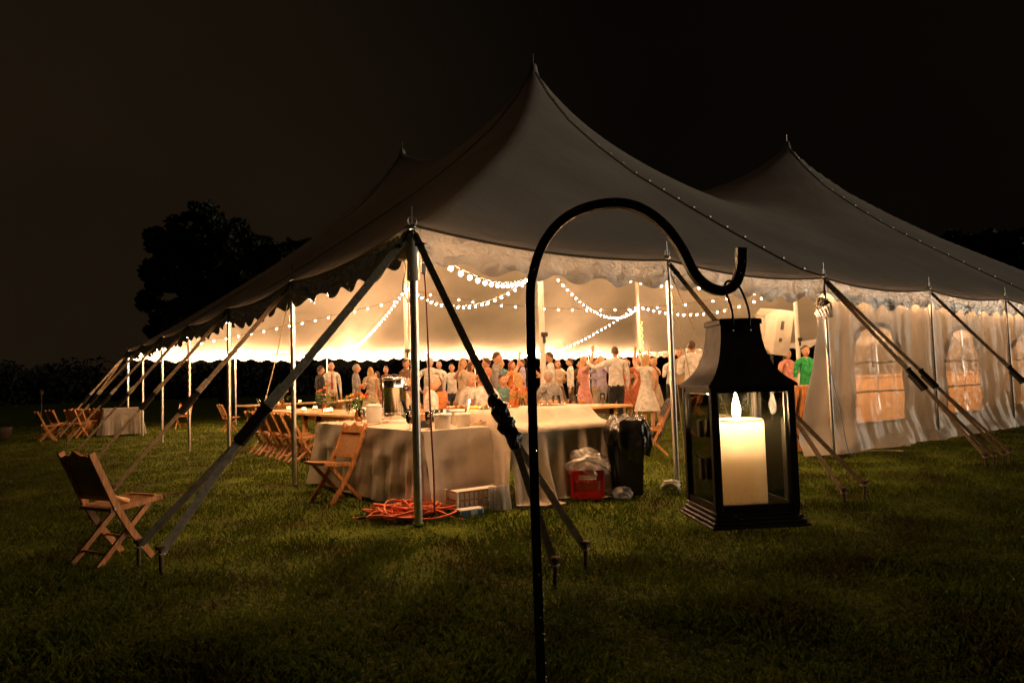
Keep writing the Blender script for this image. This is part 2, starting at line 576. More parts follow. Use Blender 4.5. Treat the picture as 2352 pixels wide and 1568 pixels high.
def build_grass():
    n = 430000
    d = 2.0 + 24.0 * rng.random(n) ** 2.1
    lat = (rng.random(n) * 2 - 1) * (d * 0.86 + 0.6)
    f2 = Vector((math.sin(YAW), math.cos(YAW))); r_ = Vector((math.cos(YAW), -math.sin(YAW)))
    x = CAM.x + f2.x * d + r_.x * lat
    y = CAM.y + f2.y * d + r_.y * lat
    # clumpiness
    cl = 0.5 + 0.25 * np.sin(x * 5.1 + 1.3 * np.sin(y * 3.7)) + 0.25 * np.sin(y * 6.3 + 1.7 * np.sin(x * 4.3))
    cl2 = 0.5 + 0.5 * np.sin(x * 1.9 + 2 * np.sin(y * 1.1)) * np.sin(y * 2.3 + 1.0)
    keep = rng.random(n) < 0.35 + 0.65 * cl
    x, y, d, cl, cl2 = x[keep], y[keep], d[keep], cl[keep], cl2[keep]
    n = len(x)
    z = 0.018 * np.sin(x * 1.7 + 0.6) * np.sin(y * 1.3 + 1.1) + 0.010 * np.sin(x * 4.1 + y * 2.3) - 0.020
    h = (0.016 + 0.022 * rng.random(n)) * (0.7 + 0.7 * cl) * (0.85 + 0.4 * cl2)
    tall = rng.random(n) < 0.03
    h = np.where(tall, h * 1.6, h)
    w = (0.0018 + 0.0016 * rng.random(n)) * (1 + d * 0.11)
    a = rng.random(n) * 2 * PI
    la = rng.random(n) * 2 * PI
    ln = h * (0.25 + 0.75 * rng.random(n))
    V = np.zeros((n, 4, 3), np.float32)
    V[:, 0] = np.stack([x - np.cos(a) * w, y - np.sin(a) * w, z - 0.006], 1)
    V[:, 1] = np.stack([x + np.cos(a) * w, y + np.sin(a) * w, z - 0.006], 1)
    V[:, 2] = np.stack([x + np.cos(a) * w * .7 + np.cos(la) * ln * .35, y + np.sin(a) * w * .7 + np.sin(la) * ln * .35, z + h * .65], 1)
    V[:, 3] = np.stack([x + np.cos(la) * ln, y + np.sin(la) * ln, z + h], 1)
    me = bpy.data.meshes.new('grass')
    me.vertices.add(n * 4)
    me.vertices.foreach_set('co', V.ravel())
    idx = (np.arange(n)[:, None] * 4 + np.array([0, 1, 2, 0, 2, 3])).astype(np.int32)
    me.loops.add(n * 6)
    me.loops.foreach_set('vertex_index', idx.ravel())
    me.polygons.add(n * 2)
    me.polygons.foreach_set('loop_start', np.arange(n * 2, dtype=np.int32) * 3)
    me.polygons.foreach_set('loop_total', np.full(n * 2, 3, np.int32))
    me.update(calc_edges=True)
    o = link('grass', me, 'grass_blade')
    stuff(o)
    tag(o, 'short olive green lawn grass around and under the tent', 'grass')


build_grass()


def leaf_cloud(centers, per, size):
    """many small leaf faces round the given clump centres (x, y, z, r)"""
    vs = []
    for (x, y, z, r) in centers:
        m = per
        u = rng.normal(size=(m, 3)); u /= np.linalg.norm(u, axis=1)[:, None]
        p = np.array([x, y, z]) + u * (r * rng.random((m, 1)) ** 0.45) * np.array([1, 1, 0.8])
        a = rng.normal(size=(m, 3)); a /= np.linalg.norm(a, axis=1)[:, None]
        b = np.cross(a, rng.normal(size=(m, 3))); b /= np.linalg.norm(b, axis=1)[:, None]
        s_ = size * (0.6 + 0.8 * rng.random((m, 1)))
        q = np.stack([p - a * s_, p + b * s_ * .5, p + a * s_, p - b * s_ * .5], 1)
        vs.append(q)
    V = np.concatenate(vs).astype(np.float32)
    n = len(V)
    me = bpy.data.meshes.new('leaves')
    me.vertices.add(n * 4); me.vertices.foreach_set('co', V.ravel())
    me.loops.add(n * 4); me.loops.foreach_set('vertex_index', np.arange(n * 4, dtype=np.int32))
    me.polygons.add(n); me.polygons.foreach_set('loop_start', np.arange(n, dtype=np.int32) * 4)
    me.polygons.foreach_set('loop_total', np.full(n, 4, np.int32))
    me.update(calc_edges=True)
    return me


def build_tree(label, base, lobes, trunk_h, per=150, size=0.24, group=None):
    t = thing('shade_tree', label, 'tree', (base[0], base[1], -0.05), 0, group)
    tr = MB()
    tr.tube(spline([(0, 0, 0), (0.15, 0.1, trunk_h * .5), (0.1, 0.2, trunk_h)], 8), [0.75, .62, .55, .5, .47, .44, .41, .38, .35], 10)
    cents = []
    for (x, y, z, r) in lobes:
        br = spline([(0.1, 0.2, trunk_h * .75), (x * .4, y * .4, trunk_h * .75 + (z - trunk_h * .75) * .55), (x, y, z)], 7)
        tr.tube(br, [0.3, .26, .22, .18, .14, .1, .07, .04], 6)
        k = max(10, int(16 * r))
        for _ in range(k):
            u = rng.normal(size=3); u /= np.linalg.norm(u)
            rr = r * (0.35 + 0.65 * rng.random() ** .5)
            cents.append((x + u[0] * rr, y + u[1] * rr, z + u[2] * rr * .8, 0.35 + 0.5 * rng.random()))
    tr.build('trunk', 'bark', t, True)
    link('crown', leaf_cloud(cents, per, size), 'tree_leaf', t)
    return t


# the big dark tree beyond the far side of the tent (about 60 m off)
tx, ty = px(520, 60)
lob = []
for (u, v, r) in [(385, 560, 1.9), (450, 505, 1.7), (430, 570, 2.0), (500, 555, 2.0), (540, 545, 1.6), (590, 575, 1.9), (400, 640, 2.0), (470, 640, 2.2), (545, 630, 2.2),
                  (620, 620, 1.8), (665, 590, 1.5), (700, 575, 1.0), (360, 620, 1.0), (345, 690, .9), (400, 720, 1.6), (470, 720, 2.0), (560, 710, 2.1), (375, 760, 1.2), (440, 775, 1.5), (640, 680, 1.8), (530, 780, 1.9)]:
    p = CAM + (fw + r2 * ((u - 1176) / FPX) - u2 * ((v - 784) / FPX)) * (60 + random.uniform(-2.5, 2.5))
    lob.append((p.x - tx, p.y - ty, p.z + .05, r))
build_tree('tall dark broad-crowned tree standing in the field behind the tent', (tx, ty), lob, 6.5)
tx, ty = px(2290, 75)
lob = [(random.uniform(-5, 5), random.uniform(-4, 4), random.uniform(7, 15.5), random.uniform(1.4, 2.6)) for _ in range(16)]
build_tree('dark tree half hidden in the night beyond the sidewall end', (tx, ty), lob, 6, 130)


def build_wood():
    cents = []
    for i in range(420):
        a = R(-38 + 118 * i / 419)      # bearing from +Y towards +X
        d = 150 + 25 * math.sin(i * .37) + random.uniform(-14, 14)
        hh = 4.6 + 1.5 * math.sin(i * .11) + 1.6 * math.sin(i * .31 + 1) + (4 if a < R(-4) else 0) * math.exp(-((a - R(-12)) / .14) ** 2)
        for k in range(3):
            cents.append((CAM.x + d * math.sin(a) + random.uniform(-3, 3), CAM.y + d * math.cos(a) + random.uniform(-3, 3), hh * (.2 + .3 * k) + random.uniform(-.6, .8), random.uniform(2.6, 4.2)))
    o = link('far_wood', leaf_cloud(cents, 130, 0.42), 'wood_mass')
    stuff(o)
    tag(o, 'distant dark belt of woodland along the far edge of the field', 'woodland')


build_wood()

# ================================================================== THE TENT
BAY = 3.05
NX, NY = 140, 120              # grid cells of 0.1525 m
TX, TY = NX * 0.1525, NY * 0.1525
PEAKS = [(40, 40), (40, 80), (100, 40), (100, 80)]
EAVE = 2.37


def eave_z(s, length):
    """height of the eave rope at distance s along a side"""
    k = (s % BAY) / BAY
    z = EAVE - 0.085 * 4 * k * (1 - k)
    c = min(s, length - s)
    if c < BAY:
        z += 0.045 * (1 - c / BAY)
    return z


def roof_solve():
    Zg = np.zeros((NX + 1, NY + 1))
    fix = np.zeros_like(Zg, bool)

    def setp(i, j, z):
        Zg[i, j] = z; fix[i, j] = True
    for i in range(NX + 1):
        z = eave_z(i * .1525, TX); setp(i, 0, z); setp(i, NY, z)
    for j in range(NY + 1):
        z = eave_z(j * .1525, TY); setp(0, j, z); setp(NX, j, z)
    ps = [0, .03, .075, .177, .305, .45, .613, .78, .943, 1]
    pz = [7.68, 7.36, 6.93, 6.16, 5.42, 4.67, 3.94, 3.21, 2.53, 2.37]

    def prof(s):
        return float(np.interp(s, ps, pz))
    for (pi, pj) in PEAKS:
        ei = 0 if pi == 40 else NX
        ej = 0 if pj == 40 else NY
        si = -1 if ei == 0 else 1
        sj = -1 if ej == 0 else 1
        for k in range(40):
            setp(pi, pj + sj * k, prof(k / 40))
            setp(pi + si * k, pj, prof(k / 40))
            t = k / 40
            setp(pi + si * k, pj + sj * k, prof(t) * (1 - t) + (prof(t) + 0.045) * t)
    for i in range(41, 100):
        u = abs(i - 70) / 30
        for j in (40, 80):
            setp(i, j, 5.48 + 2.15 * u ** 1.75)
    for j in range(41, 80):
        u = abs(j - 60) / 20
        for i in (40, 100):
            setp(i, j, 6.82 + 0.83 * u ** 2.2)
    Zi = Zg.copy()
    Zi[~fix] = 4.2
    free = ~fix
    for it in range(1500):
        A = np.zeros_like(Zi)
        A[1:-1, 1:-1] = 0.25 * (Zi[:-2, 1:-1] + Zi[2:, 1:-1] + Zi[1:-1, :-2] + Zi[1:-1, 2:])
        Zi = np.where(free, Zi + 1.0 * (A - Zi), Zi)
    return Zi


ZR = roof_solve()


def roof_z(x, y):
    a = min(max(x / .1525, 0), NX - 1e-6); b = min(max(y / .1525, 0), NY - 1e-6)
    i, j = int(a), int(b); a -= i; b -= j
    return (ZR[i, j] * (1 - a) + ZR[i + 1, j] * a) * (1 - b) + (ZR[i, j + 1] * (1 - a) + ZR[i + 1, j + 1] * a) * b


tent = thing('pole_tent', 'large white pole tent with pointed peaks, glowing inside', 'tent')

g = MB()
g.grid([[(i * .1525, j * .1525, ZR[i, j]) for j in range(NY + 1)] for i in range(NX + 1)])
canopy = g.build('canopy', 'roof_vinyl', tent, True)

# webbing seams over the canopy, with the row of little loops that lace the two panels
for (pi, pj) in PEAKS:
    ei = 0 if pi == 40 else NX
    ej = 0 if pj == 40 else NY
    for (ti, tj) in ((pi, ej), (ei, pj)):
        pts = []
        for k in range(41):
            i = pi + (ti - pi) * k / 40; j = pj + (tj - pj) * k / 40
            pts.append(Vector((i * .1525, j * .1525, ZR[int(i), int(j)] + .012)))
        side = (0, 1, 0) if ti != pi else (1, 0, 0)
        fr_ = ti == pi and pj == 40
        w = MB(); w.sweep(pts, 0.055, 0.014, side)
        sm = w.build('seam', 'strap_seam' if fr_ else 'roof_vinyl', canopy)
        if pj == 40 and ej == tj:
            lp = MB(); lp.box((0, 0, 0), (.05, .03, .02), None, .006)
            lme = lp.mesh('lacing_loop'); lme.materials.append(MATS['steel'])
            for k in range(2, 40, 2):
                link('lacing_loop', lme, None, canopy, pts[k] + Vector((0.05, 0, .012)))
# peak collars and their pins
for (pi, pj) in PEAKS:
    x, y = pi * .1525, pj * .1525
    c = MB(); c.lathe([(0.20, 7.18), (0.145, 7.38), (0.10, 7.56), (0.075, 7.70), (0.05, 7.735)], 14, (x, y, 0))
    c.build('peak_collar', 'roof_vinyl', canopy, True)
    c = MB(); c.lathe([(0.010, 7.72), (0.010, 7.95), (0.003, 7.97)], 6, (x, y, 0))
    c.build('peak_pin', 'steel', canopy)

# valances with their scalloped hems, one per side


def valance(p0, p1, outward, name='valance'):
    p0 = Vector(p0); p1 = Vector(p1); Ln = (p1 - p0).length; d = (p1 - p0) / Ln; o = Vector(outward)
    n = int(Ln / 0.05)
    rows = 9
    P = []
    for i in range(n + 1):
        s = Ln * i / n
        zt = eave_z(s, Ln)
        hem = zt - 0.262 - 0.040 * math.cos(2 * PI * (s / 0.508 - .5)) - 0.012 * math.sin(s * 2.7)
        row = []
        wob = 0.020 * math.sin(s * 7.1 + 0.8 * math.sin(s * 2.3)) + 0.012 * math.sin(s * 15.3 + 2 * math.sin(s * 3.1))
        for k in range(rows + 1):
            t = k / rows
            off = 0.012 + wob * t ** 1.2 + 0.006 * math.sin(9 * t + s * 11) * t
            row.append(p0 + d * s + o * off + Vector((0, 0, zt + (hem - zt) * t)))
        P.append(row)
    v = MB(); v.grid(P)
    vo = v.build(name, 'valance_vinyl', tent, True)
    rp = MB()
    pts = [p0 + d * (Ln * i / (n // 2)) + o * .018 + Vector((0, 0, eave_z(Ln * i / (n // 2), Ln) - .012)) for i in range(n // 2 + 1)]
    rp.tube(pts, 0.012, 6)
    rp.build('eave_rope', 'strap_seam', vo)
    return vo


valance((0, 0, 0), (TX, 0, 0), (0, -1, 0))
valance((0, 0, 0), (0, TY, 0), (-1, 0, 0))
valance((0, TY, 0), (TX, TY, 0), (0, 1, 0))
valance((TX, 0, 0), (TX, TY, 0), (1, 0, 0))

# side poles
pole_pts = []
for k in range(8):
    pole_pts += [(k * BAY, 0), (k * BAY, TY)]
for k in range(1, 6):
    pole_pts += [(0, k * BAY), (TX, k * BAY)]
pm_ = MB(); pm_.lathe([(.036, 0), (.036, .012), (.029, .014), (.029, 2.18), (.024, 2.2), (.024, 2.36)], 14)
pole_me = pm_.mesh('side_pole', 'auto'); pole_me.materials.append(MATS['aluminium'])
pin = MB(); pin.lathe([(.006, 2.30), (.006, 2.56), (.002, 2.575)], 6)
pin_me = pin.mesh('pole_pin'); pin_me.materials.append(MATS['steel'])
cup = MB(); cup.lathe([(.030, 2.375), (.034, 2.39), (.022, 2.41), (.010, 2.413)], 10)
cup.tube([(.035 * math.cos(t), 0.0, 2.44 + .035 * math.sin(t)) for t in np.linspace(0, 2 * PI, 13)], .006, 5, False)
cup_me = cup.mesh('pole_cap', True); cup_me.materials.append(MATS['aluminium'])
for (x, y) in pole_pts:
    cor = (x in (0, 7 * BAY)) and (y in (0, TY))
    o = link('side_pole', pole_me, None, tent, (x, y, 0.0))
    if cor:
        o.scale = (1.18, 1.18, 1)
    k1 = link('pole_pin', pin_me, None, o)
    link('pole_cap', cup_me, None, o)
cs = MB(); cs.lathe([(.047, 1.95), (.050, 1.955), (.050, 2.02), (.046, 2.03), (.046, 2.33)], 16)
cs.build('pole_sleeve', 'pvc', tent, 'auto')

# centre poles
cpm = MB(); cpm.lathe([(.085, 0), (.085, .015), (.058, .02), (.058, 7.62), (.03, 7.68)], 18)
cp_me = cpm.mesh('center_pole', 'auto'); cp_me.materials.append(MATS['white_pole'])
for (pi, pj) in PEAKS:
    o = link('center_pole', cp_me, None, tent, (pi * .1525, pj * .1525, 0))
    cl = MB(); cl.box((0, -.075, 2.05), (.15, .06, .09), None, .012); cl.box((.0, -.07, 1.95), (.05, .05, .16), None, .01)
    cl.build('pole_clamp', 'black_rubber', o)

# guy straps with ratchets, and the stakes that hold them
stake_m = MB(); stake_m.lathe([(.013, -.35), (.013, .125), (.030, .128), (.030, .145), (.024, .15)], 10)
stake_me = stake_m.mesh('tent_stake', 'auto'); stake_me.materials.append(MATS['rust_iron'])


def stake(x, y, label, group, lean=(0, 0)):
    o = link('tent_stake', stake_me, None, None, (x, y, 0))
    o.rotation_euler = (lean[0], lean[1], random.uniform(0, 3))
    tag(o, label, 'stake', group)


def guy(anchor, stakes, t_r, mat='strap_grey', w=0.05, sleeve=True, long=0.30, slabel='', group='', rope=False):
    a = Vector(anchor)
    mid = sum((Vector((s[0], s[1], .10)) for s in stakes), Vector()) / len(stakes)
    d = (mid - a).normalized(); Ln = (mid - a).length
    side = d.cross(Vector((.5, .86, 0))).normalized()
    st = MB()
    q0 = a + d * (Ln * t_r - long * .45)
    st.sweep([a + (q0 - a) * (k / 10) + Vector((0, 0, -0.010 * math.sin(PI * k / 10))) for k in range(11)], w, .006, side)
    q1 = a + d * (Ln * t_r + long * .45)
    for s in stakes:
        e = Vector((s[0], s[1], .105))
        st.sweep([q1 + (e - q1) * (k / 6) for k in range(7)], w * .8, .006, side)
        st.tube([e + Vector((.024 * math.cos(t), .024 * math.sin(t), -.004)) for t in np.linspace(0, 2 * PI, 11)], .006, 5, False)
    so = st.build('guy_strap', mat, tent)
    # hook at the pole head
    hk = MB(); hk.tube(spline([a + Vector((0, 0, .03)), a + d * .04, a + d * .10 + Vector((0, 0, -.01)), a + d * .13], 8), .008, 6)
    hk.box(a + d * .135, (.075, .02, .03), d.to_track_quat('Y', 'Z').to_matrix())
    hk.build('strap_hook', 'black_rubber', so)
    nn = side.cross(d).normalized()
    rot = Matrix((side, d, nn)).transposed()
    if rot.determinant() < 0:
        rot = Matrix((side, d, -nn)).transposed()
    rc = MB()
    c = a + d * (Ln * t_r)
    rc.box(c, (w * 1.35, long, .035), rot, .008)
    rc.box(c + rot @ Vector((w * .62, .02, .022)), (.010, long * .8, .05), rot)
    rc.box(c + rot @ Vector((-w * .62, .02, .022)), (.010, long * .8, .05), rot)
    rc.tube([c + rot @ Vector((-w * .75, -long * .25, .03)), c + rot @ Vector((w * .75, -long * .25, .03))], .018, 8)
    rc.box(c + rot @ Vector((0, -long * .52, -.012)), (w * 1.5, .03, .03), rot, .006)
    rc.build('ratchet', 'black_rubber', so)
    if sleeve:
        sl = MB(); sl.sweep([a + d * (Ln * t_r - long * 1.15), a + d * (Ln * t_r - long * .4)], w * 1.25, .016, side)
        sl.build('strap_sleeve', 'strap_grey', so)
    for s in stakes:
        stake(s[0], s[1], slabel, group, (random.uniform(-.12, .12), random.uniform(-.12, .12)))
    return so


G_L = 'stakes along the open side'
guy((-.03, -.0, 2.33), [(-1.944, .218), (-1.859, -.11)], .66, 'strap_grey', .062, True, .30, 'rusty iron stake beside the feet of the lone chair on the lawn', 'corner stakes by the lone chair')
so = guy((.0, -.04, 2.33), [(-.198, -1.964), (.159, -1.812)], .665, 'strap_grey', .054, False, .26, 'flat-headed iron stake holding the corner strap behind the black hook pole', 'corner stakes behind the hook pole')
for k in range(1, 6):
    guy((-.03, k * BAY, 2.31), [(-1.78, k * BAY + .42)], .60, 'strap_tan', .05, True, .28, 'iron stake in a line along the open side of the tent', G_L)
guy((-.03, TY - .02, 2.31), [(-1.75, TY - .25)], .6, 'strap_tan', .05, True, .28, 'iron stake in a line along the open side of the tent', G_L)
guy((-.02, TY + .03, 2.31), [(-1.35, TY + 1.15)], .6, 'strap_tan', .05, True, .28, 'iron stake in a line along the open side of the tent', G_L)
guy((3.05, -.03, 2.31), [(2.994, -1.844), (3.494, -1.749)], .62, 'strap_tan', .05, True, .28, 'iron stake in the shaded grass behind the hanging lantern', 'stakes behind the lantern')
guy((6.08, -.03, 2.31), [(6.229, -1.702), (6.421, -1.711)], .60, 'strap_tan', .05, True, .30, 'iron stake in the row outside the windowed sidewall', 'stakes outside the sidewall')
guy((6.14, -.03, 2.31), [(6.633, -1.738), (6.904, -1.709)], .60, 'strap_tan', .045, False, .26, 'iron stake in the row outside the windowed sidewall', 'stakes outside the sidewall')
for k in range(3, 8):
    guy((k * BAY, -.03, 2.31), [(k * BAY + .2, -1.75)], .60, 'strap_tan', .05, True, .28, 'iron stake in the row outside the windowed sidewall', 'stakes outside the sidewall')
# black plastic bag bound round the ratchet of the corner strap
tp = MB()
a_ = Vector((.0, -.04, 2.33)); m_ = Vector((-.02, -1.89, .10)); d_ = (m_ - a_).normalized()
s1 = d_.orthogonal().normalized(); s2 = d_.cross(s1)
P = []
for k in range(25):
    c = a_ + (m_ - a_) * (.585 + .0065 * k) + s2 * .008 * math.sin(k * .9)
    env = math.sin(PI * k / 24) ** .5
    P.append([c + (s1 * math.cos(q) + s2 * math.sin(q)) * (.022 + env * (.030 + .010 * math.sin(3 * q + k * .7) + .008 * math.sin(7 * q - k * 1.3) + .009 * math.sin(k * 1.05))) for q in np.linspace(0, 2 * PI, 23)])
tp.grid(P)
tp.build('bag_wrap', 'bag_black', so, True)

# thin slack ropes of the open side
rope = MB(); rope.tube(spline([(-.02, 3.05, 2.28), (-.42, 2.2, 1.55), (-.86, 1.25, .92), (-1.18, .42, .82)], 16), .006, 6)
ro = rope.build('tie_rope', 'rope', tent)
for (x0, y0, x1, y1) in [(3.06, .05, 4.3, .95), (3.06, .02, 4.0, .35), (3.06, 0, 3.9, -.3)]:
    rope = MB(); rope.tube([(x0, y0, 2.28), ((x0 + x1) / 2, (y0 + y1) / 2, 1.2), (x1, y1, .02)], .006, 5)
    rope.build('guy_rope', 'rope', tent)

# ------------------------------------------------------------------ sidewall with arched windows
wall = thing('tent_sidewall', 'white gathered vinyl sidewall with clear arched windows hanging from the eave', 'tent wall', (0, 0, 0))
XW0, XW1, ZW = 6.16, 21.2, 2.20


def wall_pt(s, t):
    """s metres along the wall from its left edge, t 0 top .. 1 hem"""
    x = XW0 + s
    fold = 0.042 * math.sin(s * 6.3 + 1.4 * math.sin(s * 1.7)) + 0.024 * math.sin(s * 14.7 + 1.1 * math.sin(s * 2.9)) + .012 * math.sin(s * 27 + 2 * math.sin(s * 5))
    amp = 0.55 + 0.6 * t + 0.12 * math.sin(t * 9 + s * 2)
    y = 0.085 + fold * amp * (1 - .35 * smooth01((t - .75) / .25))
    y += -0.10 * smooth01((t - .80) / .2) + .015 * math.sin(t * 23 + s * 4) * t
    ztop = 2.20 + 0.012 * math.sin(s * 12)
    z = ztop + (0.015 - ztop) * t
    fl = math.exp(-s / .35) * t ** 1.1                      # the free edge flares out and inwards
    x -= 0.40 * fl
    y += 0.30 * fl * (.3 + .7 * t)
    if t > .93:
        y -= 0.10 * (t - .93) / .07 * (.6 + .4 * math.sin(s * 5))
    return Vector((x, y, max(z, .012)))


WINS = [(c, .66) for c in (7.56, 10.42, 13.3, 16.2, 19.1)]
NSx, NT = int((XW1 - XW0) / .045), 54


def win_of(x, z):
    for k, (c, w) in enumerate(WINS):
        if abs(x - c) < w / 1.0 * 1.0 and 0.36 < z < 1.22:
            if abs(x - c) < w:
                return k
        if z >= 1.22 and ((x - c) / w) ** 2 + ((z - 1.22) / .55) ** 2 < 1:
            return k
    return -1


pts = [[wall_pt((XW1 - XW0) * i / NSx, j / NT) for j in range(NT + 1)] for i in range(NSx + 1)]
wf = []; winf = [[] for _ in WINS]
for i in range(NSx):
    for j in range(NT):
        xc = XW0 + (XW1 - XW0) * (i + .5) / NSx
        zc = 2.2 * (1 - (j + .5) / NT)
        k = win_of(xc, zc)
        b = NT + 1
        q = (i * b + j, i * b + j + 1, i * b + b + j + 1, i * b + b + j)
        (wf if k < 0 else winf[k]).append(q)
flat = [p for row in pts for p in row]


def submesh(faces):
    used = sorted({i for f in faces for i in f}); mp_ = {u: k for k, u in enumerate(used)}
    m = MB(); m.add([flat[u] for u in used], [tuple(mp_[i] for i in f) for f in faces])
    return m


submesh(wf).build('curtain', 'wall_vinyl', wall, True)
for k, (c, w) in enumerate(WINS):
    wo_ = submesh(winf[k]).build('window', 'clear_vinyl', wall, True)

    def on_wall(x, z, dy=-.012):
        p = wall_pt(x - XW0, 1 - z / 2.2)
        return p + Vector((0, dy, 0))
    # vinyl surround and glazing bars following the folds
    rim = [(c - w, .36 + .86 * t) for t in np.linspace(0, 1, 16)] + [(c + w * math.cos(a), 1.22 + .55 * math.sin(a)) for a in np.linspace(PI, 0, 26)] + [(c + w, 1.22 - .86 * t) for t in np.linspace(0, 1, 16)] + [(c + w - 2 * w * t, .36) for t in np.linspace(0, 1, 24)]
    fr = MB(); fr.sweep([on_wall(*q) for q in rim], .05, .006, (0, 1, 0)) if False else None
    P = [[on_wall(c + (x - c) * e_, .80 + (z - .80) * e2) for (x, z) in rim] for e_, e2 in ((.97, .975), (1.07, 1.05))]
    fr = MB(); fr.grid(P); fr.build('window_surround', 'wall_vinyl', wo_, True)
    for bx in (0.0,):
        P = [[on_wall(c + bx + o_, .38 + 1.36 * t) for t in np.linspace(0, 1, 40)] for o_ in (-.014, .014)]
        b_ = MB(); b_.grid(P); b_.build('glazing_bar', 'wall_vinyl', wo_, True)
    for bz in (.80, 1.22):
        P = [[on_wall(c + w * t, bz + o_) for t in np.linspace(-.98, .98, 40)] for o_ in (-.014, .014)]
        b_ = MB(); b_.grid(P); b_.build('glazing_bar', 'wall_vinyl', wo_, True)

# ================================================================== STRING LIGHTS
bm_ = MB()
bm_.lathe([(.003, -.076), (.013, -.071), (.021, -.060), (.0235, -.050), (.021, -.040), (.014, -.030), (.011, -.026)], 8)
bulb_me = bm_.mesh('bulb', True); bulb_me.materials.append(MATS['bulb_glow'])
NB = [0]


def catenary(a, b, sag, n):
    a = Vector(a); b = Vector(b)
    return [a + (b - a) * (k / n) - Vector((0, 0, sag * 4 * (k / n) * (1 - k / n))) for k in range(n + 1)]


def string_light(label, paths, spacing, scale=1.0, group='string lights hung in the tent'):
    t = thing('string_light', label, 'string lights', paths[0][0], 0, group)
    o0 = Vector(paths[0][0])
    cd = MB()
    pos = []
    for path in paths:
        loc = [Vector(p) - o0 for p in path]
        cd.tube(loc, .004, 4)
        acc = spacing * .5
        for p, q in zip(loc[:-1], loc[1:]):
            L_ = (q - p).length
            while acc < L_:
                pos.append(p + (q - p) * (acc / L_)); acc += spacing
            acc -= L_
    for p in pos:
        cd.lathe([(.011, -.030), (.013, -.004), (.008, .004)], 6, p)
        b = link('bulb', bulb_me, None, t, p)
        if scale != 1.0:
            b.scale = (scale,) * 3
        NB[0] += 1
    cd.build('cord', 'black_rubber', t)
    return t


C1, C3, C2, C4 = (6.1, 6.1), (6.1, 12.2), (15.25, 6.1), (15.25, 12.2)
far = []
for k in range(7):
    far.append(catenary((k * BAY, TY - .16, 2.30), ((k + 1) * BAY, TY - .16, 2.30), .07, 10))
string_light('long row of globe bulbs along the far eave opposite the corner pole', far, .29)
lft = []
for k in range(7):
    lft.append(catenary((k * BAY + .02, .13, 2.31), ((k + 1) * BAY, .13, 2.31), .03, 8))
string_light('row of bulbs tucked behind the front eave above the linen tables', lft, .24)
lft = []
for k in range(3):
    lft.append(catenary((.14, k * BAY + .02, 2.31), (.14, (k + 1) * BAY, 2.31), .03, 8))
string_light('row of bulbs inside the front half of the open-side eave', lft, .30)
lft = []
for k in range(3, 6):
    lft.append(catenary((.16, k * BAY, 2.28), (.16, (k + 1) * BAY, 2.28), .05, 10))
string_light('row of globe bulbs inside the rear half of the open-side eave', lft, .40)
string_light('bulb strand swagged between the two center poles of the open end', [catenary((6.1, 12.1, 3.84), (6.1, 6.2, 3.36), .62, 30)], .27)
string_light('steep bulb strand running from a center pole down to the far eave', [catenary((6.1, 12.3, 3.74), (6.89, 18.2, 2.38), .15, 24)], .26)
string_light('faint bulb strand running from a center pole to the rear open corner', [catenary((6.0, 12.25, 3.50), (.2, 18.1, 2.32), .10, 24)], .40, .8)
string_light('bulb strand drooping from the front center pole to the corner pole', [catenary((6.0, 6.0, 3.40), (.10, .10, 2.30), .32, 30)], .42)
string_light('small bulb strand crossing the tent diagonally towards the speaker end', [catenary((6.2, 12.15, 3.76), (15.15, 6.2, 3.62), .62, 36)], .40, .8)
string_light('bulb strand falling diagonally from the front pole to the rear inner pole', [catenary((6.2, 6.2, 3.70), (15.15, 12.1, 3.62), .75, 36)], .36, .8)
string_light('bright bulb strand rising from the far eave to the rear inner pole', [catenary((15.9, 18.2, 2.28), (15.25, 12.3, 3.66), .16, 24)], .27)
string_light('bulb strand swagged between the two center poles near the speaker', [catenary((15.25, 12.1, 3.66), (15.25, 6.2, 3.70), .55, 30)], .27)
string_light('bulb strand swagged along the front from pole to pole', [catenary((6.2, 6.1, 3.80), (15.15, 6.1, 4.15), .66, 36)], .34)
# the cluster of tiny bulbs hanging from the rear inner pole
fs_ = thing('fairy_light', 'bunch of tiny yellow bulbs hanging down beside a center pole', 'fairy lights', (15.2, 12.05, 3.1))
fb = MB(); fb.lathe([(.004, -.02), (.014, -.008), (.014, .008), (.004, .02)], 6)
fb_me = fb.mesh('bulb', True); fb_me.materials.append(MATS['fairy_glow'])
cd = MB(); pp = []
for k in range(60):
    pp.append(Vector((.05 * math.sin(k * 1.3), .05 * math.cos(k * 1.3), -1.18 * k / 59)))
cd.tube(pp, .004, 4); cd.build('cord', 'black_rubber', fs_)
for k in range(0, 60, 2):
    link('bulb', fb_me, None, fs_, pp[k])

# ================================================================== SHEPHERD'S HOOK AND LANTERN
HO = Vector((-1.85624, -3.94566, 0.0))          # on the ground, 1.25 m in front of the camera
UX = rt.copy()                                   # plane of the hook
FH = Vector((math.sin(YAW), math.cos(YAW), 0))


def drops(mb, pts_n, rmin, rmax):
    """small water beads: flattened half spheres lying on the surface (point, normal)"""
    for p, n in pts_n:
        r = random.uniform(rmin, rmax)
        a = n.orthogonal().normalized(); b = n.cross(a)
        vs = [p + (a * math.cos(t) + b * math.sin(t)) * r for t in np.linspace(0, 2 * PI, 7)[:-1]]
        vs += [p + n * r * .55 + (a * math.cos(t) + b * math.sin(t)) * r * .62 for t in np.linspace(0, 2 * PI, 7)[:-1]]
        vs += [p + n * r * .78]
        fs = [(i, (i + 1) % 6, 6 + (i + 1) % 6, 6 + i) for i in range(6)] + [(6 + i, 6 + (i + 1) % 6, 12) for i in range(6)]
        mb.add(vs, fs)


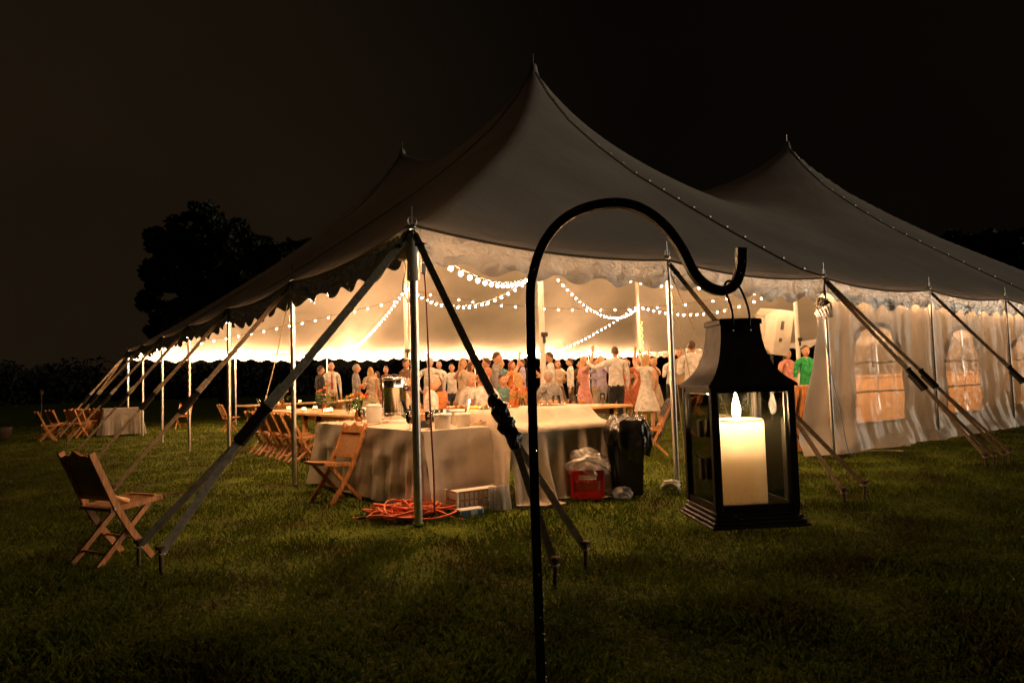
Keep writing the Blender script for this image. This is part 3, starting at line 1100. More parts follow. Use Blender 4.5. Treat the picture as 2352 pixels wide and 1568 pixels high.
hook = thing('shepherd_hook', 'black iron crook pole beaded with rain, holding the lantern', 'garden hook', HO + UX * .03)
H0 = Vector((.03, 0))
uz = [(.0319, .8928), (.0335, 1.0881), (.0357, 1.2549), (.0421, 1.3029), (.0606, 1.3547), (.094, 1.3966), (.139, 1.4212), (.1956, 1.43), (.2433, 1.4188), (.286, 1.3858),
      (.3161, 1.3411), (.3357, 1.2978), (.3584, 1.2722), (.3882, 1.2616), (.4111, 1.2738), (.4222, 1.3032), (.4256, 1.3393)]
hp = [UX * (u - .03) + Vector((0, 0, z)) for u, z in [(.0335, -.25), (.0335, .4)] + uz]
pole_path = [hp[0], hp[1], hp[2], hp[3]]
arc = spline(hp[3:], 90)
m = MB(); m.sweep(pole_path + arc[1:], .0165, .0165, FH)
m.build('crook', 'black_iron', hook, 'auto')
dm = MB(); pn = []
for _ in range(420):
    t = random.random()
    if t < .5:
        z = random.uniform(.45, 1.09); p = UX * .0035 + Vector((0, 0, z))
        tangent = Vector((0, 0, 1))
    else:
        k = random.randrange(2, len(arc) - 3); p = arc[k]; tangent = (arc[k + 1] - arc[k - 1]).normalized()
    nrm = FH.cross(tangent).normalized()
    s = random.choice([0, 0, 1, 2])
    if s == 0:
        q = p - FH * .00825 + nrm * random.uniform(-.0078, .0078); n_ = -FH
    else:
        n_ = nrm * (1 if s == 1 else -1); q = p + n_ * .00825 + FH * random.uniform(-.0078, .0078)
    pn.append((q + tangent * random.uniform(-.006, .006), n_))
drops(dm, pn, .0006, .0018)
stuff(dm.build('rain_beads', 'droplet', hook, True))

# lantern: local x runs along its wide front face
lan_c = HO + UX * .402 + Vector((0, 0, .850))
LROT = math.atan2(UX.y, UX.x) + R(5)
lan = thing('lantern', 'dark metal candle lantern with glass sides hanging from the crook', 'lantern', lan_c, LROT)
base = MB()
for (s, z0, z1) in [(.172, 0, .006), (.164, .006, .012), (.156, .012, .019), (.148, .019, .026)]:
    base.box((0, 0, (z0 + z1) / 2), (s, s, z1 - z0 - .0004), None, .0018)
base.build('base', 'lantern_metal', lan)
B, ZB, ZT = .068, .026, .238
for sx in (-1, 1):
    for sy in (-1, 1):
        m = MB(); m.box((sx * B, sy * B, (ZB + ZT) / 2), (.0125, .0125, ZT - ZB), None, .001)
        m.build('corner_post', 'lantern_metal', lan)
for (ax, sg) in (('x', -1), ('x', 1), ('y', -1), ('y', 1)):
    for (z, h) in ((ZB + .006, .012), (ZT - .0055, .011)):
        m = MB()
        m.box((0, sg * B, z) if ax == 'x' else (sg * B, 0, z), (2 * B - .0126, .009, h) if ax == 'x' else (.009, 2 * B - .0126, h))
        m.build('rail', 'lantern_metal', lan)
    m = MB()
    zc = (ZB + ZT) / 2; hh = ZT - ZB - .025
    m.box((0, sg * B, zc) if ax == 'x' else (sg * B, 0, zc), (2 * B - .012, .0018, hh) if ax == 'x' else (.0018, 2 * B - .012, hh))
    m.build('glass_pane', 'lantern_glass', lan)
    # thin inner frame that holds the pane
    fm = MB()
    for e_ in (-1, 1):
        q = e_ * (B - .0085)
        fm.box((q, sg * (B - .004), zc) if ax == 'x' else (sg * (B - .004), q, zc), (.003, .003, hh) if ax == 'x' else (.003, .003, hh))
    fm.build('pane_bead', 'lantern_metal', lan)
# flared square roof
roofp = [(.078, .236), (.078, .241), (.0745, .2445), (.066, .252), (.0575, .262), (.0505, .274), (.0450, .288), (.0408, .304), (.0380, .322), (.0365, .340), (.0360, .347), (.0385, .3475), (.0385, .3555), (.034, .358)]
m = MB(); vs = []; fs = []
for (r_, z) in roofp:
    vs += [(-r_, -r_, z), (r_, -r_, z), (r_, r_, z), (-r_, r_, z)]
for i in range(len(roofp) - 1):
    for k in range(4):
        j = (k + 1) % 4
        fs.append((i * 4 + k, i * 4 + j, i * 4 + 4 + j, i * 4 + 4 + k))
n_ = len(roofp) * 4
fs += [(3, 2, 1, 0), (n_ - 4, n_ - 3, n_ - 2, n_ - 1)]
m.add(vs, fs)
roof = m.build('roof', 'lantern_metal', lan, 'auto')
m = MB()
for x in (-.016, .016):
    m.lathe([(.0035, 0), (.0035, .002), (.002, .003)], 8, (x, -.0375, .335))
m.build('rivet', 'steel', roof)
# bail: wire loop from the cap over the hook's cradle
m = MB()
m.tube(spline([(-.0150, -.040, .340), (-.0150, -.039, .372), (-.0148, -.012, .412), (-.008, -.0015, .4265), (0, 0, .430), (.008, .0015, .4265), (.0148, -.012, .412), (.0150, -.039, .372), (.0150, -.040, .340)], 40), .0022, 8)
m.build('bail', 'black_iron', lan, True)
m = MB()
m.box((-B - .008, -.02, .165), (.007, .012, .030)); m.box((-B - .008, -.02, .095), (.007, .012, .036))
m.tube(spline([(-B - .010, -.02, .130), (-B - .020, -.024, .126), (-B - .018, -.026, .118), (-B - .009, -.022, .114)], 10), .0014, 6)
m.build('latch', 'lantern_metal', lan)
dm = MB(); pn = []
for _ in range(330):
    lv = random.choice([(.172, .006), (.164, .012), (.156, .019), (.148, .026)])
    s, z = lv; e_ = random.choice([0, 1, 2, 3]); q = random.uniform(-s / 2, s / 2); i_ = s / 2 - random.uniform(.0005, .0036)
    if random.random() < .6:
        p = Vector([(q, -i_, z), (q, i_, z), (-i_, q, z), (i_, q, z)][e_]); n1 = Vector((0, 0, 1))
    else:
        e2 = e_ % 3; zz = z - random.uniform(.001, .005)
        p = Vector([(q, -s / 2, zz), (-s / 2, q, zz), (s / 2, q, zz)][e2]); n1 = Vector([(0, -1, 0), (-1, 0, 0), (1, 0, 0)][e2])
    pn.append((p, n1))
pn2 = pn; pn = []
for _ in range(110):
    pn.append((Vector((random.uniform(-.06, .06), -B - .0010, ZB + .014 + .05 * random.random() ** 2.5)), Vector((0, -1, 0))))
    if random.random() < .6:
        pn.append((Vector((B - .001, random.uniform(-.06, .06), ZB + .014 + .04 * random.random() ** 2)), Vector((-1, 0, 0))))
gm = MB(); drops(gm, pn, .0006, .0014)
stuff(gm.build('pane_beads', 'drink_glass', lan, True))
drops(dm, pn2, .0006, .0016)
stuff(dm.build('rain_beads', 'droplet', lan, True))

cand = thing('pillar_candle', 'thick cream pillar candle burning inside the lantern', 'candle', lan_c + Vector((0, 0, ZB)) + UX * .000, LROT)
m = MB()
cp = [(.0, .001), (.045, .001), (.0465, .003), (.0465, .143), (.0460, .1490), (.0440, .1520), (.0415, .1526), (.0390, .1515)]
m.lathe(cp, 48, cap=False)
m.build('wax', 'candle_wax', cand, True)
m = MB(); m.lathe([(.0010, .0), (.0008, .144)], 6); 
m.build('core', 'wick', cand)
m = MB(); m.lathe([(.0, .118), (.028, .118)], 40, cap=False); m.build('glow_baffle', 'candle_wax', cand)  # loose disc added inside the hollow shell to dim the glow lower down
m = MB(); m.tube([(0, 0, .143), (.0005, 0, .150), (.0015, .0005, .156)], .0012, 6); m.build('wick', 'wick', cand)
m = MB(); m.lathe([(.0005, .1505), (.0042, .154), (.0070, .161), (.0073, .168), (.0058, .178), (.0034, .188), (.0014, .196), (.0003, .201)], 12)
m.build('flame', 'flame', cand, True)

# ================================================================== FOLDING CHAIRS


def make_chair(label, group):
    t = thing('folding_chair', label, 'chair', (0, 0, 0), 0, group)
    for s in (-1, 1):
        m = MB()
        pts = spline([(s * .19, -.275, .80), (s * .19, -.185, .60), (s * .19, -.095, .405), (s * .19, .015, .215), (s * .19, .175, .0)], 14)
        m.sweep(pts, .024, .044, (1, 0, 0)); m.build('stile', 'oak', t, 'auto')
        m = MB(); m.bar((s * .158, .17, .392), (s * .158, -.205, 0), .022, .036, (1, 0, 0)); m.build('leg', 'oak', t)
        m = MB(); m.bar((s * .178, -.135, .382), (s * .176, .255, .418), .026, .034, (1, 0, 0)); m.build('seat_rail', 'oak', t)
    m = MB(); m.sweep([(x, .258 - .03 * (x / .18) ** 2, .418) for x in np.linspace(-.188, .188, 9)], .034, .030, (0, 1, 0)); m.build('seat_front_rail', 'oak', t)
    m = MB(); m.bar((-.164, -.125, .384), (.164, -.125, .384), .030, .026, (0, 1, 0)); m.build('seat_back_rail', 'oak', t)
    m = MB(); m.grid([[(x, y, .392 + .036 * (y + .12) / .37 - .008 * math.cos(x * 8.5) * math.cos((y - .06) * 8)) for y in np.linspace(-.112, .243, 7)] for x in np.linspace(-.166, .166, 7)])
    m.grid([[(x, y, .384 + .036 * (y + .12) / .37) for y in np.linspace(.243, -.112, 3)] for x in np.linspace(-.166, .166, 3)])
    m.build('seat', 'cane', t, True)
    # back: arched top rail, cane panel, lower rail, all in the plane of the stiles
    def bk(x, z, off=0.0):
        y = -.275 + (.80 - z) * .455
        return Vector((x, y + off, z))
    xs = np.linspace(-.178, .178, 17)
    def arch(x):
        return .765 + .036 * math.cos(min(1, abs(x) / .13) * PI * .5) ** 1.3 + .012 * math.cos(x * 50) * (abs(x) < .16)
    for o1 in (0,):
        m = MB()
        f_ = [[bk(x, .705, .013), bk(x, arch(x), .013)] for x in xs]; b_ = [[bk(x, arch(x), -.013), bk(x, .705, -.013)] for x in xs]
        P = [a + c for a, c in zip(f_, b_)]
        P = [r_ + [r_[0]] for r_ in P]
        m.grid(P); m.build('top_rail', 'oak', t, 'auto')
    m = MB(); m.bar(bk(-.178, .465), bk(.178, .465), .034, .02, (0, -.41, .9)); m.build('lower_rail', 'oak', t)
    m = MB()
    for o_ in (.005, -.005):
        P = [[bk(x, z, o_ - .010 * math.cos(x * 8.5)) for z in np.linspace(.478, .712, 5)] for x in np.linspace(-.178, .178, 7)]
        m.grid(P if o_ < 0 else P[::-1])
    m.build('cane_panel', 'cane', t, True)
    m = MB(); m.tube([(-.150, -.135, .075), (.150, -.135, .075)], .011, 7); m.build('stretcher', 'oak', t)
    m = MB(); m.tube([(-.183, .055, .155), (.183, .055, .155)], .010, 7); m.build('stretcher', 'oak', t)
    m = MB(); m.tube([(-.205, -.11, .392), (.205, -.11, .392)], .009, 8); m.build('hinge_rod', 'steel', t)
    return t


def heading(x, y):
    """z rotation that turns local +Y to the direction (x, y)"""
    return math.atan2(-x, y)


SC = .93
chair = make_chair('lone wooden cane-back folding chair on the dark lawn beside the strap stakes', None)
chair.location = (-2.06, .50, -.01); chair.rotation_euler = (0, 0, heading(.90, .43)); chair.scale = (SC,) * 3
CT = treeof(chair)
GC = 'wooden folding chairs'
dup(chair, CT, (-.045, 1.66, -.01), heading(-.97, -.22), 'wooden cane-back folding chair against the linen cloth of the urn table', GC, SC)
for y, nth in zip((5.42, 5.98, 6.52, 7.06, 7.62), ('first', 'second', 'third', 'fourth', 'fifth')):
    dup(chair, CT, (.93 + random.uniform(-.03, .03), y, -.01), heading(1, .03 + random.uniform(-.06, .06)), nth + ' chair from the urn table in the row outside the long plank table', 'chairs along the long plank table', SC)
# other side of the long table
for y in (5.3, 6.2, 7.3):
    dup(chair, CT, (2.15 + random.uniform(-.05, .05), y, -.01), heading(-1, random.uniform(-.2, .2)), 'wooden folding chair on the inner side of the long plank table', 'chairs on the inner side of the long table', SC)
# round the far table with the sunflowers
dup(chair, CT, (2.05, 14.9, -.01), heading(1, .12), 'wooden folding chair at the free end of the sunflower table', GC, SC)
for i, (x, y) in enumerate([(2.65, 12.35), (4.35, 12.55)]):
    dup(chair, CT, (x, y, -.01), heading(.1, 1), 'wooden folding chair drawn up with its back to the corner pole at the sunflower table', 'chairs at the sunflower table', SC)
# chairs set aside outside the tent, in the dark
dup(chair, CT, (-2.02, 15.95, -.01), heading(1, .15), 'end wooden folding chair of the group set aside in the dark outside', GC, SC)
for (x, y, hx, hy) in [(-1.75, 17.1, 1, .5), (-1.35, 16.5, 1, .75), (-1.18, 16.9, 1, .8), (-.92, 17.5, 1, .5), (-.75, 17.1, 1, .6), (-1.1, 18.2, 1, .4)]:
    dup(chair, CT, (x, y, -.01), heading(hx, hy), 'wooden folding chair in the cluster beside the small draped table outside', 'chairs set aside outside', SC)
dup(chair, CT, (1.45, 18.0, -.01), heading(-.55, -1), 'single wooden folding chair standing alone under the far eave', GC, SC)


# folded chairs leaning in a row by the sidewall
def folded_chair():
    t = thing('folded_chair', 'folded wooden chair leaning in the upright stack by the sidewall', 'chair', (0, 0, 0), 0, 'folded chairs stacked by the sidewall')
    for s in (-1, 1):
        m = MB(); m.sweep(spline([(s * .19, .02, .84), (s * .19, -.01, .45), (s * .19, .01, 0)], 8), .024, .036, (1, 0, 0)); m.build('stile', 'oak', t, 'auto')
        m = MB(); m.bar((s * .155, -.03, .44), (s * .155, -.035, .03), .022, .03, (1, 0, 0)); m.build('leg', 'oak', t)
    m = MB(); m.sweep([(x, .018, .79 + .03 * math.cos(x * 8)) for x in np.linspace(-.178, .178, 9)], .022, .075, (0, 1, 0)); m.build('top_rail', 'oak', t, 'auto')
    m = MB(); m.box((0, .008, .61), (.356, .010, .29)); m.build('cane_panel', 'cane', t)
    m = MB(); m.box((0, -.058, .31), (.335, .018, .36), None, .004); m.build('seat', 'oak', t)
    m = MB(); m.tube([(-.183, 0, .12), (.183, 0, .12)], .010, 6); m.build('stretcher', 'oak', t)
    return t


fc = folded_chair(); FT = treeof(fc)
fdir = Vector((.81, -.58)).normalized()
for k in range(9):
    p = Vector((6.36, .98)) + fdir * (k * .066)
    o = fc if k == 0 else dup(fc, FT, (0, 0, 0), 0, fc['label'], fc['group'])
    o.location = (p.x + random.uniform(-.015, .015), p.y, 0)
    o.rotation_euler = (R(-7), 0, heading(fdir.x, fdir.y) + random.uniform(-.06, .06)); o.scale = (1.0, 1, 1.10)

# ================================================================== TABLES AND CLOTHS


def draped_cloth(name, label, cat, x0, x1, y0, y1, zt, mat, hem=.02, folds=9, amp=.035, flare=.05, rz=0, loc=(0, 0, 0), sag=0.0, creases=True, group=None, seed=1):
    """cloth over a box-shaped table: flat top, rounded rim, gathered skirt"""
    rr = .02
    per = []

    def edge(a, b, n, nrm):
        for k in range(n):
            t = k / n
            per.append((a[0] + (b[0] - a[0]) * t, a[1] + (b[1] - a[1]) * t, nrm))
    st = .045
    nx = max(4, int((x1 - x0) / st)); ny = max(4, int((y1 - y0) / st))
    edge((x0 + rr, y0), (x1 - rr, y0), nx, (0, -1))
    for k in range(4):
        a = -PI / 2 + PI / 2 * k / 4; per.append((x1 - rr + rr * math.cos(a), y0 + rr + rr * math.sin(a), (math.cos(a), math.sin(a))))
    edge((x1, y0 + rr), (x1, y1 - rr), ny, (1, 0))
    for k in range(4):
        a = PI / 2 * k / 4; per.append((x1 - rr + rr * math.cos(a), y1 - rr + rr * math.sin(a), (math.cos(a), math.sin(a))))
    edge((x1 - rr, y1), (x0 + rr, y1), nx, (0, 1))
    for k in range(4):
        a = PI / 2 + PI / 2 * k / 4; per.append((x0 + rr + rr * math.cos(a), y1 - rr + rr * math.sin(a), (math.cos(a), math.sin(a))))
    edge((x0, y1 - rr), (x0, y0 + rr), ny, (-1, 0))
    for k in range(4):
        a = PI + PI / 2 * k / 4; per.append((x0 + rr + rr * math.cos(a), y0 + rr + rr * math.sin(a), (math.cos(a), math.sin(a))))
    n = len(per); rows = 22
    Lp = 2 * (x1 - x0 + y1 - y0)
    P = []
    acc = 0
    for i in range(n + 1):
        x, y, nr = per[i % n]
        s = i / n * Lp
        cd_ = min(math.hypot(x - a, y - b) for a in (x0, x1) for b in (y0, y1))
        corner = math.exp(-(cd_ / .10) ** 2)
        f1 = math.sin(2 * PI * s / Lp * folds * 2 + 1.6 * math.sin(s * 1.9 + seed)) + .5 * math.sin(2 * PI * s / Lp * folds * 5 + seed + 2 * math.sin(s * 2.3))
        row = []
        for k in range(rows + 1):
            t = k / rows
            z = zt + (hem - zt) * t
            env = smooth01(t * 1.6)
            off = .004 + (flare * t + amp * f1 * env * (.35 + .65 * t) * .6) * (1 - .0 * corner) + corner * .085 * t
            off = max(off, .003 + .004 * t)
            if creases:
                off += .0035 * max(0, 1 - abs((t - .36) / .02)) + .0035 * max(0, 1 - abs((t - .72) / .02)) + .003 * max(0, 1 - abs(((s + .3) % .48) - .24) / .015)
            off += .004 * math.sin(s * 9 + t * 14 + seed)
            row.append((x + nr[0] * off, y + nr[1] * off, z if k else zt))
        P.append(row)
    m = MB(); m.grid(P)
    m.f = [f[::-1] for f in m.f]
    tp_ = []
    for i in range(13):
        tp_.append([(x0 + (x1 - x0) * i / 12, y0 + (y1 - y0) * j / 12, zt + .0015 * math.sin(i * 2.1 + j) + .001) for j in range(13)])
    m.grid(tp_)
    m.f = [f for f in m.f]
    o = m.build(name, mat, None, 'auto', loc)
    o.rotation_euler = (0, 0, rz)
    tag(o, label, cat, group)
    return o


def folding_table(label, x0, x1, y0, y1, zt, group=None):
    t = thing('folding_table', label, 'table', ((x0 + x1) / 2, (y0 + y1) / 2, 0), 0, group)
    w, d = x1 - x0 - .05, y1 - y0 - .05
    m = MB(); m.box((0, 0, zt - .02), (w, d, .03), None, .006); m.build('table_top', 'white_plastic', t)
    for sx in (-1, 1):
        for sy in (-1, 1):
            m = MB(); m.tube([(sx * (w / 2 - .08), sy * (d / 2 - .08), zt - .035), (sx * (w / 2 - .06), sy * (d / 2 - .06), 0)], .014, 8); m.build('leg', 'steel', t)
    return t


T1 = (.24, .95, .38, 2.95, .70)
folding_table('folding table hidden under the linen cloth with the coffee urn', *T1[:4], T1[4] - .004)
draped_cloth('tablecloth', 'linen cloth draped over the table that carries the coffee urn', 'tablecloth', *T1, 'linen', .015, 9, .030, .035, seed=1.3)

# the serving table with two risers under one cloth
T2 = (1.04, 2.26, .12, .86, .68)
folding_table('folding table hidden under the rippled cloth with two raised steps', *T2[:4], T2[4] - .01)
for (a, b, lab) in [(.94, 1.36, 'box under the cloth nearer the coffee urn table'), (1.70, 2.22, 'box under the cloth nearer the trash bin')]:
    m = MB(); m.box(((max(a, 1.06) + b) / 2, .68, .757), (b - max(a, 1.06) - .02, .33, .145), None, .008)
    o = m.build('riser_box', 'box_white'); tag(o, lab, 'box', None)


def riser(x):
    f = 0
    for a, b in ((1.02, 1.38), (1.68, 2.24)):
        f = max(f, smooth01((x - a + .07) / .07) * smooth01((b - x + .07) / .07))
    return f


def cloth2():
    P = []
    us = np.linspace(.98, 2.33, 110)
    for x in us:
        r_ = riser(x)
        zt = .690 + .160 * r_
        f1 = 1.25 * math.sin(x * 21 + 1.6 * math.sin(x * 4)) + .8 * math.sin(x * 39 + 1.3 * math.sin(x * 7))
        f2 = math.sin(x * 11.0 + .6)
        over = max(0, T2[0] - x) + max(0, x - T2[1])          # cloth past the table ends hangs down
        row = []
        for y in np.linspace(.90, .50, 8):
            row.append((x, y, zt - over * 5.0))
        # from riser edge to the lower shelf
        for t in np.linspace(.12, 1, 7):
            y = .50 - .40 * t * (1 - .25 * r_ * math.sin(PI * t)) + 0
            z = zt + (.690 - zt) * smooth01(t * (1.25 - .2 * r_)) - over * 5
            z += .012 * r_ * math.sin(6 * t + f2) * (1 - t)
            row.append((x, y, z))
        for t in np.linspace(.04, 1, 24):
            y = .10 - (.03 + .16 * t ** 2 * (.55 + .45 * f2)) * 1.0 - .042 * f1 * smooth01(t * 1.3) * (.4 + .6 * t)
            z = .690 + (.012 - .690) * min(1, t * 1.06) - over * 3 * (1 - t)
            if t > .92:
                y -= (t - .92) * 1.2 * (.7 + .5 * f2)
            row.append((x + .03 * t * f2, y, max(z, .012 + .006 * (1 + f1))))
        P.append(row)
    m = MB(); m.grid(P); m.f = [f[::-1] for f in m.f]
    # end skirts
    for xe, sg in ((.985, -1), (2.325, 1)):
        Q = []
        for y in np.linspace(.92, .06, 26):
            f1 = math.sin(y * 23 + sg)
            Q.append([(xe + sg * (.01 + .05 * t + .022 * f1 * t), y, .66 + (.02 - .66) * t) for t in np.linspace(0, 1, 12)])
        if sg < 0:
            Q = Q[::-1]
        m.grid(Q)
    o = m.build('tablecloth', 'linen', None, True)
    tag(o, 'rippled linen cloth over two raised steps, trailing onto the grass', 'tablecloth')


cloth2()


def plank_table(label, x0, x1, y0, y1, zt, along='y', group=None, planks=4):
    t = thing('plank_table', label, 'table', ((x0 + x1) / 2, (y0 + y1) / 2, 0), 0, group)
    w, d = x1 - x0, y1 - y0
    tt = .035
    for k in range(planks):
        m = MB()
        if along == 'y':
            pw = w / planks; m.box((-w / 2 + pw * (k + .5), random.uniform(-.01, .01), zt - tt / 2 + random.uniform(-.0012, .0012)), (pw - .004, d, tt), None, .003)
        else:
            pw = d / planks; m.box((random.uniform(-.01, .01), -d / 2 + pw * (k + .5), zt - tt / 2 + random.uniform(-.0012, .0012)), (w, pw - .004, tt), None, .003)
        m.build('plank', 'pine', t)
    for s in (-1, 1):
        m = MB()
        if along == 'y':
            yy = s * (d / 2 - .28)
            for sx in (-1, 1):
                m.bar((sx * (w / 2 - .14), yy, zt - tt), (sx * (w / 2 - .10), yy, 0), .07, .05, (1, 0, 0))
            m.box((0, yy, zt - tt - .05), (w - .16, .05, .08)); m.box((0, yy, .2), (w - .26, .04, .07))
        else:
            xx = s * (w / 2 - .28)
            for sy in (-1, 1):
                m.bar((xx, sy * (d / 2 - .14), zt - tt), (xx, sy * (d / 2 - .10), 0), .07, .05, (0, 1, 0))
            m.box((xx, 0, zt - tt - .05), (.05, d - .16, .08)); m.box((xx, 0, .2), (.04, d - .26, .07))
        m.build('trestle', 'pine', t)
    return t


plank_table('long plank table lined with chairs beyond the coffee urn table', 1.04, 1.92, 3.30, 5.78, .72, 'y')
plank_table('plank table continuing the long table away from the urn', 1.04, 1.92, 5.82, 8.30, .72, 'y')
plank_table('plank table with the sunflower vase near the far eave', 1.95, 4.75, 12.85, 13.75, .72, 'x')
plank_table('plank table in the back beyond the sunflower table', 4.9, 7.6, 14.6, 15.5, .72, 'x')
plank_table('plank table with glass pitchers behind the trash bin', 2.55, 4.58, 2.10, 2.95, .735, 'x')

# small draped table outside at the open side
folding_table('small table under the grey cloth outside the open side', -.78, .05, 16.25, 17.0, .715)
draped_cloth('tablecloth', 'grey cloth knotted round the small table outside the open side', 'tablecloth', -.80, .07, 16.23, 17.02, .72, 'linen_dark', .02, 7, .05, .05, creases=False, seed=3)

# ================================================================== ON AND UNDER THE TABLES
ZT1 = .7035
urn = thing('coffee_urn', 'tall stainless steel coffee urn with lid and black knob on the linen table', 'coffee urn', (.715, 1.86, ZT1))
m = MB(); m.lathe([(.132, 0), (.135, .006), (.135, .03), (.126, .038)], 28); m.build('base', 'white_plastic', urn, 'auto')
m = MB(); m.lathe([(.124, .036), (.126, .040), (.126, .098), (.130, .101), (.130, .109), (.126, .112), (.126, .375), (.129, .379), (.129, .389), (.126, .393), (.126, .462), (.132, .466), (.132, .474)], 40); m.build('body', 'chrome_urn', urn, 'auto')
m = MB(); m.lathe([(.132, .474), (.128, .484), (.100, .494), (.03, .50), (.0, .50)], 32, cap=False); lid = m.build('lid', 'chrome_urn', urn, 'auto')
m = MB(); m.lathe([(.010, .498), (.010, .508), (.030, .512), (.032, .52), (.02, .527), (0, .528)], 14, cap=False); m.build('knob', 'black_rubber', lid, True)
m = MB()
for k in range(20):
    a = 2 * PI * k / 20; m.lathe([(.005, 0), (.007, .004), (.003, .008)], 6, (.120 * math.cos(a), .120 * math.sin(a), .484))
m.build('lid_studs', 'chrome_urn', lid)
for a in (-1.0, 2.14):
    m = MB(); c, s = math.cos(a), math.sin(a)
    m.tube(spline([(.124 * c, .124 * s, .395), (.165 * c, .165 * s, .39), (.165 * c, .165 * s, .36), (.126 * c, .126 * s, .352)], 8), .010, 8); m.build('handle', 'black_rubber', urn, True)
m = MB(); c, s = math.cos(-.75), math.sin(-.75)
m.tube([(.122 * c, .122 * s, .135), (.18 * c, .18 * s, .135), (.185 * c, .185 * s, .105)], .012, 8); m.box((.17 * c, .17 * s, .162), (.02, .02, .05), None, .004); m.build('spigot', 'black_rubber', urn, True)
m = MB(); m.tube(spline([(.60, 1.80, ZT1 + .02), (.48, 1.70, ZT1 + .012), (.40, 1.72, ZT1 + .006), (.31, 1.62, ZT1 + .006), (.245, 1.55, ZT1 + .004), (.215, 1.5, ZT1 - .03)], 24), .005, 6)
tag(m.build('power_cord', 'red_cord'), 'thin brown power cord trailing from the coffee urn', 'cord')


def lathe_thing(name, label, cat, loc, prof, mat, n=20, group=None, parts=()):
    """open vessel (outer + inner wall) with optional extra parts (name, prof, mat)"""
    t = thing(name, label, cat, loc, random.uniform(0, 6), group)
    m = MB(); m.lathe(prof, n, cap=False); m.build('body', mat, t, True)
    for (pn_, pr_, pmt) in parts:
        m = MB(); m.lathe(pr_, n, cap=True); m.build(pn_, pmt, t, 'auto')
    return t


def tub(loc, label, r=.082, h=.135):
    lathe_thing('plastic_tub', label, 'tub', loc, [(0, .001), (r * .82, 0), (r * .86, .004), (r * .97, h * .80), (r * 1.03, h * .80), (r * 1.05, h), (r * .99, h), (r * .93, h * .8), (r * .8, .008), (0, .008)], 'white_plastic', 28, 'white tubs on the urn table')


tub((.545, .535, ZT1), 'larger round white plastic tub at the front corner of the urn table')
tub((.80, .60, ZT1), 'smaller round white plastic tub beside the larger tub', .072, .125)
tub((.90, .86, ZT1), 'white plastic tub behind the other two tubs', .070, .15)


def wineglass(loc, label, fill='wine', group=None, stir=0, h=.16):
    t = thing('stem_glass', label, 'glass', loc, 0, group)
    m = MB(); m.lathe([(0, .0), (.032, 0), (.030, .003), (.006, .007), (.005, .045), (.020, .055), (.034, .075), (.037, .10), (.036, h), (.0345, h), (.0355, .10), (.032, .077), (0, .06)], 18, cap=False); m.build('bowl', 'drink_glass', t, True)
    m = MB(); m.lathe([(.018, .060), (.0315, .078), (.0345, .10), (.0345, .112)], 16); m.build('drink', fill, t, True)
    if fill == 'beer':
        m = MB(); m.lathe([(.0345, .1125), (.0345, .135), (.02, .138)], 16); m.build('froth', 'foam', t, True)
    for k in range(stir):
        a = random.uniform(2.3, 3.6)
        m = MB(); m.bar((random.uniform(-.012, .012), random.uniform(-.012, .012), .085), (.06 * math.cos(a) - .01, .06 * math.sin(a), .25 + random.uniform(-.02, .02)), .004, .006); m.build('stirrer', 'black_rubber', t)
    return t


wineglass((.30, .70, ZT1), 'stem glass of black stirrers and dark drink by the corner pole', 'wine', None, 12)
wineglass((.40, .52, ZT1), 'stem glass half full of dark drink next to the larger tub', 'wine')
wineglass((.72, .90, ZT1), 'stem glass of dark drink behind the two tubs', 'wine')
wineglass((.62, .84, ZT1), 'empty-looking short glass between the tubs and the carton', 'wine')
m = MB(); m.box((0, 0, .035), (.10, .06, .07), None, .003)
o = m.build('stirrer_box', 'black_rubber', None, False, (.50, .80, ZT1)); tag(o, 'small black box of stirrers beside the stem glasses', 'box')
m = MB(); m.box((0, 0, .06), (.09, .09, .12), None, .003)
o = m.build('wooden_block', 'oak', None, False, (.60, 1.05, ZT1)); tag(o, 'small brown wooden box behind the stem glasses', 'box')
ct = thing('carton', 'blue and white paper carton standing behind the tubs', 'carton', (.86, 1.06, ZT1), .5)
m = MB(); m.box((-.025, 0, .075), (.05, .06, .15), None, .002); m.build('white_half', 'box_white', ct)
m = MB(); m.box((.0255, 0, .073), (.05, .06, .146), None, .002); m.build('blue_half', 'box_blue', ct)
tc_ = thing('taper_candle', 'leaning white taper candle burning behind the small tub', 'candle', (.945, .80, ZT1), 0)
m = MB(); m.tube([(0, 0, 0), (.045, -.02, .21)], [.012, .010], 10); m.build('wax', 'wax', tc_, True)
m = MB(); m.lathe([(.001, 0), (.005, .008), (.005, .016), (.001, .032)], 8, (.047, -.021, .215)); m.build('flame', 'votive_flame', tc_, True)

# coffee creamer jug, cups and a beer glass at the far end of the urn table
jug = thing('plastic_jug', 'white plastic lidded jug standing behind the coffee urn', 'jug', (.62, 2.20, ZT1))
m = MB(); m.lathe([(.075, 0), (.08, .01), (.085, .15), (.085, .17)], 20); m.build('body', 'white_plastic', jug, True)
m = MB(); m.lathe([(.088, .17), (.088, .19), (.06, .205), (0, .207)], 20, cap=False); m.build('lid', 'white_plastic', jug, 'auto')
m = MB(); m.tube(spline([(.08, 0, .15), (.13, 0, .14), (.13, 0, .06), (.08, 0, .04)], 8), .010, 7); m.build('handle', 'white_plastic', jug, True)
wineglass((.44, 2.12, ZT1), 'stem glass of amber beer near the white jug', 'beer')

# tableware on the long table
G_V = 'votive candles on the long table'


